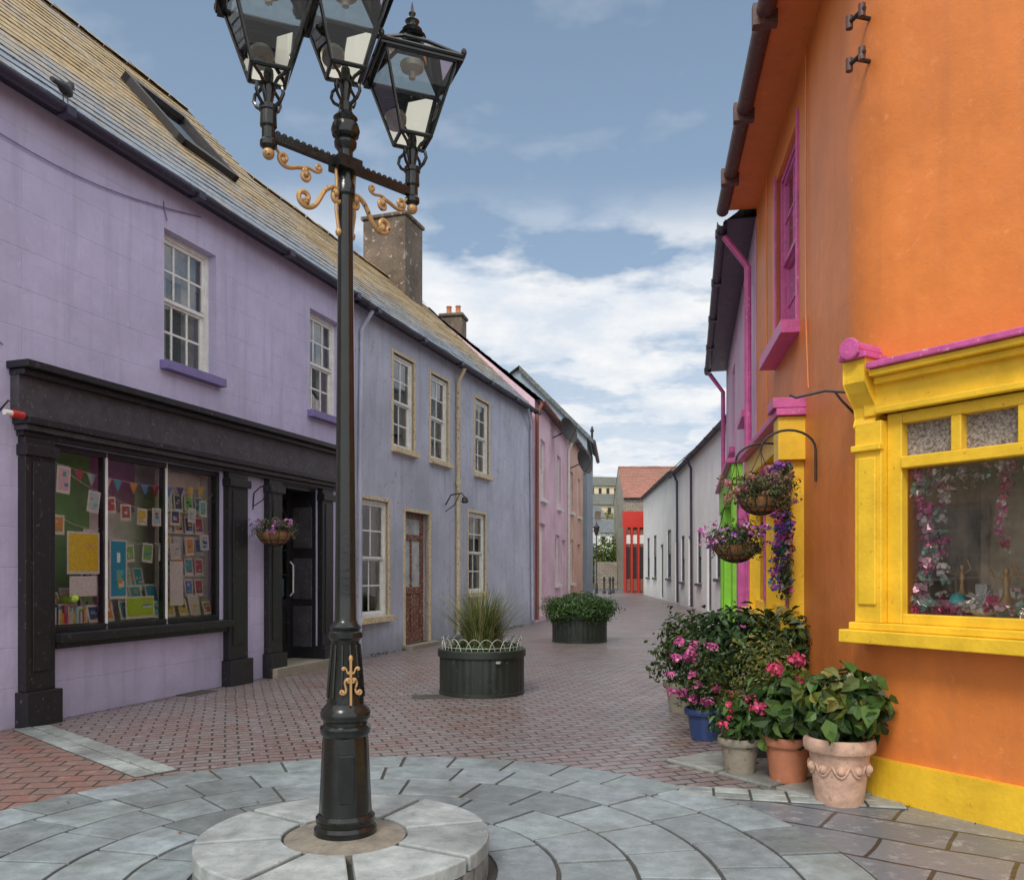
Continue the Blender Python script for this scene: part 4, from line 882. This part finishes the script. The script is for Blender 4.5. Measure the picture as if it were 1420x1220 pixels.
for i in range(12):
    a = 2 * math.pi * i / 12; mb.tube([(LC[0] + r * math.cos(a), LC[1] + r * math.sin(a), z) for r, z in ((.0845, .83), (.064, 1.07))], .006, 'lampblack', 5)
mb.build('column', lamp, True)
mb = MB(); dirc = Vector((.25, -1, 0)).normalized(); FO = Frame(LC[0], LC[1], dirc.y * -1, dirc.x, dirc.x, dirc.y)
mb.box(FO, -.035, .035, .095, .113, .36, .58, 'lampblack'); mb.build('access_door', lamp, bevel=.006)
def clothoid(n, A, L):
    pts = [(0, 0)]; x = y_ = 0
    for i in range(n):
        s_ = L * (i + .5) / n; th = A * s_ * s_ / 2; x += math.cos(th) * L / n; y_ += math.sin(th) * L / n; pts.append((x, y_))
    return [(-a, -b) for a, b in reversed(pts[1:])] + pts
def scroll(mb, F, cu, cz, size, rot, r, mat, v=0, flip=1, A=14.0):
    cl = clothoid(34, A, 1.0)
    pts = []
    for a, b in cl:
        b *= flip; a2 = a * math.cos(rot) - b * math.sin(rot); b2 = a * math.sin(rot) + b * math.cos(rot); pts.append(F.P(cu + a2 * size, v, cz + b2 * size))
    mb.tube(pts, r, mat, 7); mb.ball(pts[0], r * 1.7, r * 1.7, r * 1.7, mat, 8); mb.ball(pts[-1], r * 1.7, r * 1.7, r * 1.7, mat, 8)
mb = MB(); Fo = Frame(LC[0], LC[1], .97, .2, .25, -1)
for sg, rt, fl in ((1, 1.3, 1), (-1, math.pi - 1.3, -1)):
    scroll(mb, Fo, sg * .024 + .02, .885, .085, rt, .005, 'gold', .082, fl)
    scroll(mb, Fo, sg * .018 + .02, .955, .05, rt, .004, 'gold', .076, -fl)
mb.tube([Fo.P(.02, .090, .80), Fo.P(.02, .078, 1.0)], .006, 'gold', 6); mb.ball(Fo.P(.02, .074, 1.01), .01, .01, .018, 'gold', 8)
mb.build('gilt_crest', lamp, True)
ad = Vector((.71, .70, 0)).normalized(); FAr = Frame(LC[0], LC[1], ad.x, ad.y, ad.y, -ad.x); AL = .385
mb = MB(); mb.box(FAr, -AL, AL, -.014, .014, 3.245, 3.28, 'lampblack')
for i in range(-11, 12):
    if abs(i) > 1: mb.ball(FAr.P(i * .031, 0, 3.285), .012, .012, .012, 'lampblack', 8)
mb.box(FAr, -.06, .06, -.05, .05, 3.235, 3.29, 'lampblack')
ends = [(-AL, 3.52), (AL, 3.52), (0, 3.69)]
for a in (-AL, AL):
    p_ = FAr.P(a, 0, 0); mb.lathe(p_, [(.02, 3.20), (.036, 3.215), (.036, 3.235), (.028, 3.245), (.028, 3.29), (.036, 3.30), (.034, 3.36), (.04, 3.365), (.04, 3.385), (.02, 3.395)], 'lampblack', 16)
mb.build('cross_arm', lamp, True)
mb = MB()
for sg in (1, -1):
    F_ = Frame(LC[0], LC[1], ad.x * sg, ad.y * sg, ad.y, -ad.x)
    scroll(mb, F_, .13, 3.08, .26, 2.05, .0115, 'gold', 0, 1)
    scroll(mb, F_, .262, 3.168, .17, 2.75, .0095, 'gold', 0, 1)
    scroll(mb, F_, .175, 3.185, .11, .2, .007, 'gold', .004, -1)
    mb.tube([F_.P(.036, 0, 2.96), F_.P(.05, 0, 3.05), F_.P(.045, 0, 3.14), F_.P(.05, 0, 3.24)], .008, 'gold', 7)
    mb.tube([F_.P(.33, 0, 3.20), F_.P(.355, 0, 3.225), F_.P(.37, 0, 3.235)], .007, 'gold', 7)
    mb.ball(F_.P(AL, 0, 3.185), .026, .026, .026, 'gold', 14); mb.ball(F_.P(.036, 0, 2.95), .016, .016, .02, 'gold', 10)
mb.build('gilt_scrollwork', lamp, True)
def sq(c, h, z, rot): return [Vector((c[0] + h * math.sqrt(2) * math.cos(rot + math.pi / 4 + k_ * math.pi / 2), c[1] + h * math.sqrt(2) * math.sin(rot + math.pi / 4 + k_ * math.pi / 2), z)) for k_ in range(4)]
for idx, (a, zb) in enumerate(ends):
    c = FAr.P(a, 0, 0); rot = math.radians(22); e = MB(); gl = MB()
    b0, b1, H = .075, .172, .335
    q0 = sq(c, b0, zb, rot); q1 = sq(c, b1, zb + H, rot); q1o = sq(c, b1 + .028, zb + H + .01, rot); q1p = sq(c, b1 + .028, zb + H - .012, rot); q2 = sq(c, .062, zb + H + .13, rot); q3 = sq(c, .045, zb + H + .165, rot)
    for k_ in range(4):
        n_ = (k_ + 1) % 4
        e.tube([q0[k_], q1[k_]], .009, 'lampblack', 6); e.tube([q0[k_], q0[n_]], .010, 'lampblack', 6); e.tube([q1[k_], q1[n_]], .012, 'lampblack', 6)
        e.poly([q1p[k_], q1p[n_], q1o[n_], q1o[k_]], 'lampblack'); e.tube([q1o[k_], q2[k_]], .010, 'lampblack', 6); e.tube([q1o[k_], q1o[n_]], .010, 'lampblack', 6); e.tube([q2[k_], q2[n_]], .010, 'lampblack', 6)
        gl.poly([q0[k_], q0[n_], q1[n_], q1[k_]], 'lglass'); e.ball(q1o[k_] + Vector((0, 0, .02)), .014, .014, .022, 'lampblack', 8)
        gl.poly([q1o[k_], q1o[n_], q2[n_], q2[k_]], 'lroof'); e.poly([q2[k_], q2[n_], q3[n_], q3[k_]], 'lampblack'); e.poly([q1p[k_], q1p[n_], q1[n_], q1[k_]], 'lampblack')
        ang = rot + math.pi / 4 + k_ * math.pi / 2; dx, dy = math.cos(ang), math.sin(ang); zs = zb - .155
        prof = [(.02, 0), (.035, .012), (.062, .03), (.078, .058), (.072, .085), (.045, .10), (.035, .112), (.05, .13), (.085, .145), (b0 * 1.414, .155)]
        e.tube([Vector((c[0] + r * dx, c[1] + r * dy, zs + z)) for r, z in prof], .008, 'lampblack', 6)
    e.poly(sq(c, .047, zb + H + .165, rot), 'lampblack'); zt = zb + H + .165
    e.lathe(c, [(.012, zb - .16), (.018, zb - .12), (.03, zb - .06), (.02, zb - .03), (.022, zb), (.02, zb + .02), (.012, zb + .03)], 'lampblack', 12)
    e.lathe(c, [(.055, zt), (.068, zt + .012), (.045, zt + .03), (.05, zt + .042), (.028, zt + .06), (.028, zt + .07), (.036, zt + .085), (.014, zt + .11), (.018, zt + .125), (.010, zt + .14), (.002, zt + .18)], 'lampblack', 16)
    e.lathe(c, [(.06, zb + H + .04), (.055, zb + H + .015), (.02, zb + H), (.016, zb + H - .03)], 'galv', 16)
    e.build('lantern', lamp, True); gl.build('lantern_glass', lamp)

# ------------------------------------------------------------------ planters
def planter(name, c, r, h):
    e = empty(name); b = MB(); prof = [(r * .96, 0), (r * .97, .03), (r * .97, h - .08)]
    b.lathe((c[0], c[1], 0), prof, 'planter', 144, 0, lambda a: 1 + .010 * math.cos(36 * a)); b.lathe((c[0], c[1], 0), [(r, h - .09), (r * 1.02, h - .08), (r * 1.02, h - .01), (r, h), (r * .93, h), (r * .92, h - .06)], 'planter', 64)
    b.lathe((c[0], c[1], 0), [(r * .99, .0), (r * .99, .04), (r * .96, .05)], 'planter', 48); b.build('tub', e, True)
    s_ = MB(); s_.lathe((c[0], c[1], 0), [(r * .95, h - .06), (r * .5, h - .03), (.05, h - .02)], 'soil', 32); s_.build('soil', e, True); return e
pc = (-.35, 9.62); e = planter('round_planter', pc, .50, .52)
b = MB(); n = 22
for i in range(n):
    a = 2 * math.pi * i / n; w_ = 2 * math.pi / n * .95
    b.tube([(pc[0] + .46 * math.cos(a + w_ * (t_ - .5) * 1.7), pc[1] + .46 * math.sin(a + w_ * (t_ - .5) * 1.7), .50 + .15 * math.sin(math.pi * t_) ** .6) for t_ in [j / 10 for j in range(11)]], .005, 'galv', 5)
b.tube([(pc[0] + .46 * math.cos(2 * math.pi * i / 40), pc[1] + .46 * math.sin(2 * math.pi * i / 40), .55) for i in range(41)], .005, 'galv', 5)
b.build('hoop_edging', e, True)
b = MB(); b.lathe(Vector((pc[0] + .2, pc[1] - .46, .40)), [(.03, -.012), (.03, .012)], 'galv', 12); b.build('plaque', e)
b = MB()
for i in range(900):
    a = U(0, 6.28); r0 = U(0, .2); L = U(.4, .85); lean = U(.05, .62) * (1 if R() < .7 else 1.6); base = Vector((pc[0] + r0 * math.cos(a), pc[1] + r0 * math.sin(a), .48)); d_ = Vector((math.cos(a + U(-.6, .6)), math.sin(a + U(-.6, .6)), 0)); s_ = Vector((-d_.y, d_.x, 0)); col = random.choice([(.10, .14, .03), (.18, .21, .07), (.30, .28, .13), (.06, .09, .02)])
    pts = [base + d_ * (lean * L * f_ ** 1.8) + Vector((0, 0, L * (f_ - .35 * lean * f_ * f_))) for f_ in (0, .35, .7, 1)]; ww = (.005, .005, .003, .0008); vs = []
    for p_, w_ in zip(pts, ww): vs += [p_ - s_ * w_, p_ + s_ * w_]
    b.mesh(vs, [(0, 1, 3, 2), (2, 3, 5, 4), (4, 5, 7, 6)], 'leaf', col)
for i in range(26):
    a = U(0, 6.28); r0 = U(.15, .4); leafy(b, (pc[0] + r0 * math.cos(a), pc[1] + r0 * math.sin(a), .54), (.09, .09, .06), 26, .045, G1, seed=i)
b.build('ornamental_grass', e)
pc2 = (1.36, 16.7); e = planter('round_planter', pc2, .56, .55); b = MB()
leafy(b, (pc2[0], pc2[1], .68), (.70, .70, .30), 5200, .055, G1, seed=5, shell=.55)
for i in range(20): a = 6.28 * i / 20; leafy(b, (pc2[0] + .55 * math.cos(a), pc2[1] + .55 * math.sin(a), .60 + U(-.10, .18)), (.18, .18, .16), 200, .05, G1, seed=i)
b.build('clipped_shrub', e)

# ------------------------------------------------------------------ pots
def pot(name, c, r, h, mat, deco=False):
    e = empty(name); b = MB()
    b.lathe((c[0], c[1], c[2]), [(r * .68, 0), (r * .70, .02), (r * .86, h * .72), (r * .88, h * .78), (r * 1.0, h * .80), (r * 1.04, h * .84), (r * 1.04, h * .95), (r, h), (r * .9, h), (r * .86, h * .9)], mat, 36)
    if deco:
        for i in range(10):
            a = 2 * math.pi * i / 10; cx, cy = c[0] + r * .83 * math.cos(a), c[1] + r * .83 * math.sin(a)
            b.ball((cx, cy, c[2] + h * .56), .028, .028, .03, mat, 8)
            b.tube([(c[0] + r * .84 * math.cos(a + (t_ - .5) * .62), c[1] + r * .84 * math.sin(a + (t_ - .5) * .62), c[2] + h * (.62 - .16 * math.sin(math.pi * t_))) for t_ in [j / 6 for j in range(7)]], .008, mat, 5)
    b.lathe((c[0], c[1], c[2]), [(r * .88, h * .88), (.02, h * .93)], 'soil', 20); b.build('pot', e, True); return e
PK = [(.65, .05, .14), (.75, .12, .25), (.55, .03, .10)]; MG = [(.65, .12, .34), (.75, .25, .45), (.5, .07, .28)]
e = pot('hydrangea_terracotta_pot', (1.985, 5.03, .005), .20, .40, 'terr2', True); b = MB()
leafy(b, (2.0, 5.02, .60), (.27, .26, .22), 330, .125, G1, seed=2, shell=.35, asp=.68); leafy(b, (1.98, 4.98, .66), (.25, .22, .17), 150, .11, GY, seed=9, shell=.5, asp=.68)
for i in range(7): flowerhead(b, (2.0 + U(-.2, .2), 5.0 + U(-.15, .1), .74 + U(-.08, .07)), .03, 18, .022, [(.40, .42, .18), (.6, .5, .32)])
b.build('foliage', e)
e = pot('geranium_terracotta_pot', (1.83, 5.50, .02), .165, .30, 'terr'); b = MB()
leafy(b, (1.82, 5.48, .50), (.27, .25, .24), 420, .11, G1 + [(.10, .17, .04)], seed=3, shell=.35, asp=.6)
for (dx, dz) in ((-.10, .77), (.03, .83), (.10, .70), (-.2, .52)): b.tube([(1.82 + dx, 5.42, .5), (1.82 + dx, 5.40, dz)], .005, 'leaf', 5, (.08, .12, .03)); flowerhead(b, (1.82 + dx, 5.40, dz), .058, 60, .032, PK)
b.build('foliage', e)
e = pot('flowering_plant_stone_pot', (1.565, 5.70, .02), .145, .25, 'stonepot'); b = MB()
leafy(b, (1.56, 5.68, .40), (.22, .2, .19), 480, .06, G1, seed=4, shell=.3)
for i in range(9): flowerhead(b, (1.56 + U(-.2, .2), 5.6 + U(-.08, .05), .42 + U(-.12, .18)), .022, 16, .022, PK)
b.build('foliage', e)
e = pot('azalea_blue_pot', (1.62, 6.95, .005), .17, .26, 'bluepot'); b = MB()
leafy(b, (1.60, 6.9, .50), (.26, .24, .32), 900, .05, G2, seed=6, shell=.3)
for i in range(24): flowerhead(b, (1.50 + U(-.2, .16), 6.75 + U(-.1, .1), .52 + U(-.2, .32)), .036, 20, .032, MG)
b.build('foliage', e)
e = pot('camellia_terracotta_pot', (2.05, 7.55, .005), .24, .35, 'terr'); b = MB()
leafy(b, (2.0, 7.5, .72), (.50, .45, .42), 1500, .095, [(.02, .05, .012), (.03, .075, .02), (.05, .10, .03)], seed=7, shell=.3, asp=.5, gap=.1)
leafy(b, (2.35, 7.0, .75), (.25, .3, .38), 500, .09, G2, seed=17, shell=.3); b.build('foliage', e)
e = pot('shrub_dark_pot', (1.92, 6.35, .005), .19, .30, 'planter'); b = MB()
leafy(b, (1.92, 6.33, .62), (.27, .25, .34), 1700, .042, GY, seed=8, shell=.25, gap=.1)
b.build('foliage', e)
e = pot('fern_stone_pot', (1.72, 8.3, .005), .2, .3, 'stonepot'); b = MB()
leafy(b, (1.75, 8.2, .62), (.38, .35, .42), 1300, .07, G2, seed=10, shell=.3, gap=.12); b.build('foliage', e)
b = MB()
for i in range(36):
    u = U(.0, 2.0); s_ = U(.3, 1); leafy(b, FA.P(u, .075 + U(0, .015), .01), (.018 * s_, .012, .014 * s_), 6, .016, G1, seed=i)
for i in range(70):
    u = U(5.6, 15); leafy(b, FL.P(u, .05 + U(0, .04), .03), (.04, .03, .03), 8, .03, G1, seed=i)
b.build('weeds')

# ------------------------------------------------------------------ light, sky, camera
SD = Vector((-.32, -.88, 1.0)).normalized()
elev = math.asin(SD.z)
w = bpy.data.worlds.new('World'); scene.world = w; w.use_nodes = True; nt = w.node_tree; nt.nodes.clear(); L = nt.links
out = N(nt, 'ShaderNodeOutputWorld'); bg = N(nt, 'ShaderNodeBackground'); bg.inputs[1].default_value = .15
sky = N(nt, 'ShaderNodeTexSky'); sky.sky_type = 'NISHITA'; sky.sun_disc = False; sky.sun_elevation = elev; sky.sun_rotation = math.atan2(SD.x, SD.y); sky.dust_density = 1.5; sky.air_density = 1.0
tc = N(nt, 'ShaderNodeTexCoord'); sep = N(nt, 'ShaderNodeSeparateXYZ'); L.new(tc.outputs['Generated'], sep.inputs[0])
zc = mathn(nt, 'ADD', mathn(nt, 'MAXIMUM', sep.outputs[2], 0.0), .20)
cx = mathn(nt, 'DIVIDE', sep.outputs[0], zc); cy = mathn(nt, 'DIVIDE', sep.outputs[1], zc)
cmb = N(nt, 'ShaderNodeCombineXYZ'); L.new(cx, cmb.inputs[0]); L.new(cy, cmb.inputs[1])
n1 = nz(nt, mapped(nt, cmb.outputs[0], (1.0, 1.25, 1), loc=(3.1, 1.7, 0)), 2.3, 5, .55)
hm_ = N(nt, 'ShaderNodeMapRange', interpolation_type='SMOOTHSTEP'); hm_.inputs[1].default_value = .43; hm_.inputs[2].default_value = .34; L.new(sep.outputs[2], hm_.inputs[0])
n1b = ramp(nt, n1, .41, .51)
low = mathn(nt, 'MULTIPLY', n1b, hm_.outputs[0])
hi = mathn(nt, 'MULTIPLY', ramp(nt, n1, .54, .70), .34)
cf = mathn(nt, 'MAXIMUM', low, hi)
hz = N(nt, 'ShaderNodeMapRange'); hz.inputs[1].default_value = .34; hz.inputs[2].default_value = .04; L.new(sep.outputs[2], hz.inputs[0])
cf = mathn(nt, 'MAXIMUM', cf, mathn(nt, 'MULTIPLY', hz.outputs[0], .88))
n2 = nz(nt, mapped(nt, cmb.outputs[0], loc=(8, 2, 0)), 4.5, 5, .6)
cc_ = mixc(nt, ramp(nt, n2, .35, .62), (4.6, 5.1, 5.8), (6.3, 6.35, 6.4))
gr = N(nt, 'ShaderNodeMapRange'); gr.inputs[1].default_value = .60; gr.inputs[2].default_value = .20; L.new(sep.outputs[2], gr.inputs[0])
tgt = mixc(nt, gr.outputs[0], (1.5, 2.15, 3.0), (2.5, 3.4, 4.5))
base_sky = mixc(nt, .72, sky.outputs[0], tgt)
front = mixc(nt, cf, base_sky, cc_)
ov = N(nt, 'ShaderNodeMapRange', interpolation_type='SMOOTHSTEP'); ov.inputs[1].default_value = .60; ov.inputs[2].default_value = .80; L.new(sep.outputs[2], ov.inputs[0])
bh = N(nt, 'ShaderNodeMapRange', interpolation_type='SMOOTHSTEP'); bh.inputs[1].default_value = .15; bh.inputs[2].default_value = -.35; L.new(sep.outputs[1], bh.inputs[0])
fill_sky = mathn(nt, 'MULTIPLY', mathn(nt, 'MAXIMUM', ov.outputs[0], bh.outputs[0]), mathn(nt, 'ADD', mathn(nt, 'MULTIPLY', n2, .5), .6))  # unseen bright cloud overhead and behind camera, added as fill light for the walls
cl2 = N(nt, 'ShaderNodeClamp'); L.new(fill_sky, cl2.inputs[0])
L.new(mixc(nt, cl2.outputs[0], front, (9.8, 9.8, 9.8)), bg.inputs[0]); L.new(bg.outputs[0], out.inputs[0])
sl_ = bpy.data.lights.new('sun', 'SUN'); sl_.energy = 2.1; sl_.angle = math.radians(16); sl_.color = (1, .95, .87)
so = bpy.data.objects.new('sun', sl_); scene.collection.objects.link(so); so.rotation_euler = (-SD).to_track_quat('-Z', 'Y').to_euler(); so.location = (0, -10, 20)
cam = bpy.data.cameras.new('camera'); co = bpy.data.objects.new('camera', cam); scene.collection.objects.link(co); scene.camera = co
co.location = (0, 0, 1.4); co.rotation_euler = (math.radians(90), 0, 0); cam.sensor_width = 36; cam.lens = 1150 / 1420 * 36; cam.shift_y = (793 - 610) / 1420; cam.clip_end = 2000; cam.clip_start = .05
scene.view_settings.view_transform = 'Standard'; scene.view_settings.look = 'None'; scene.view_settings.exposure = 0
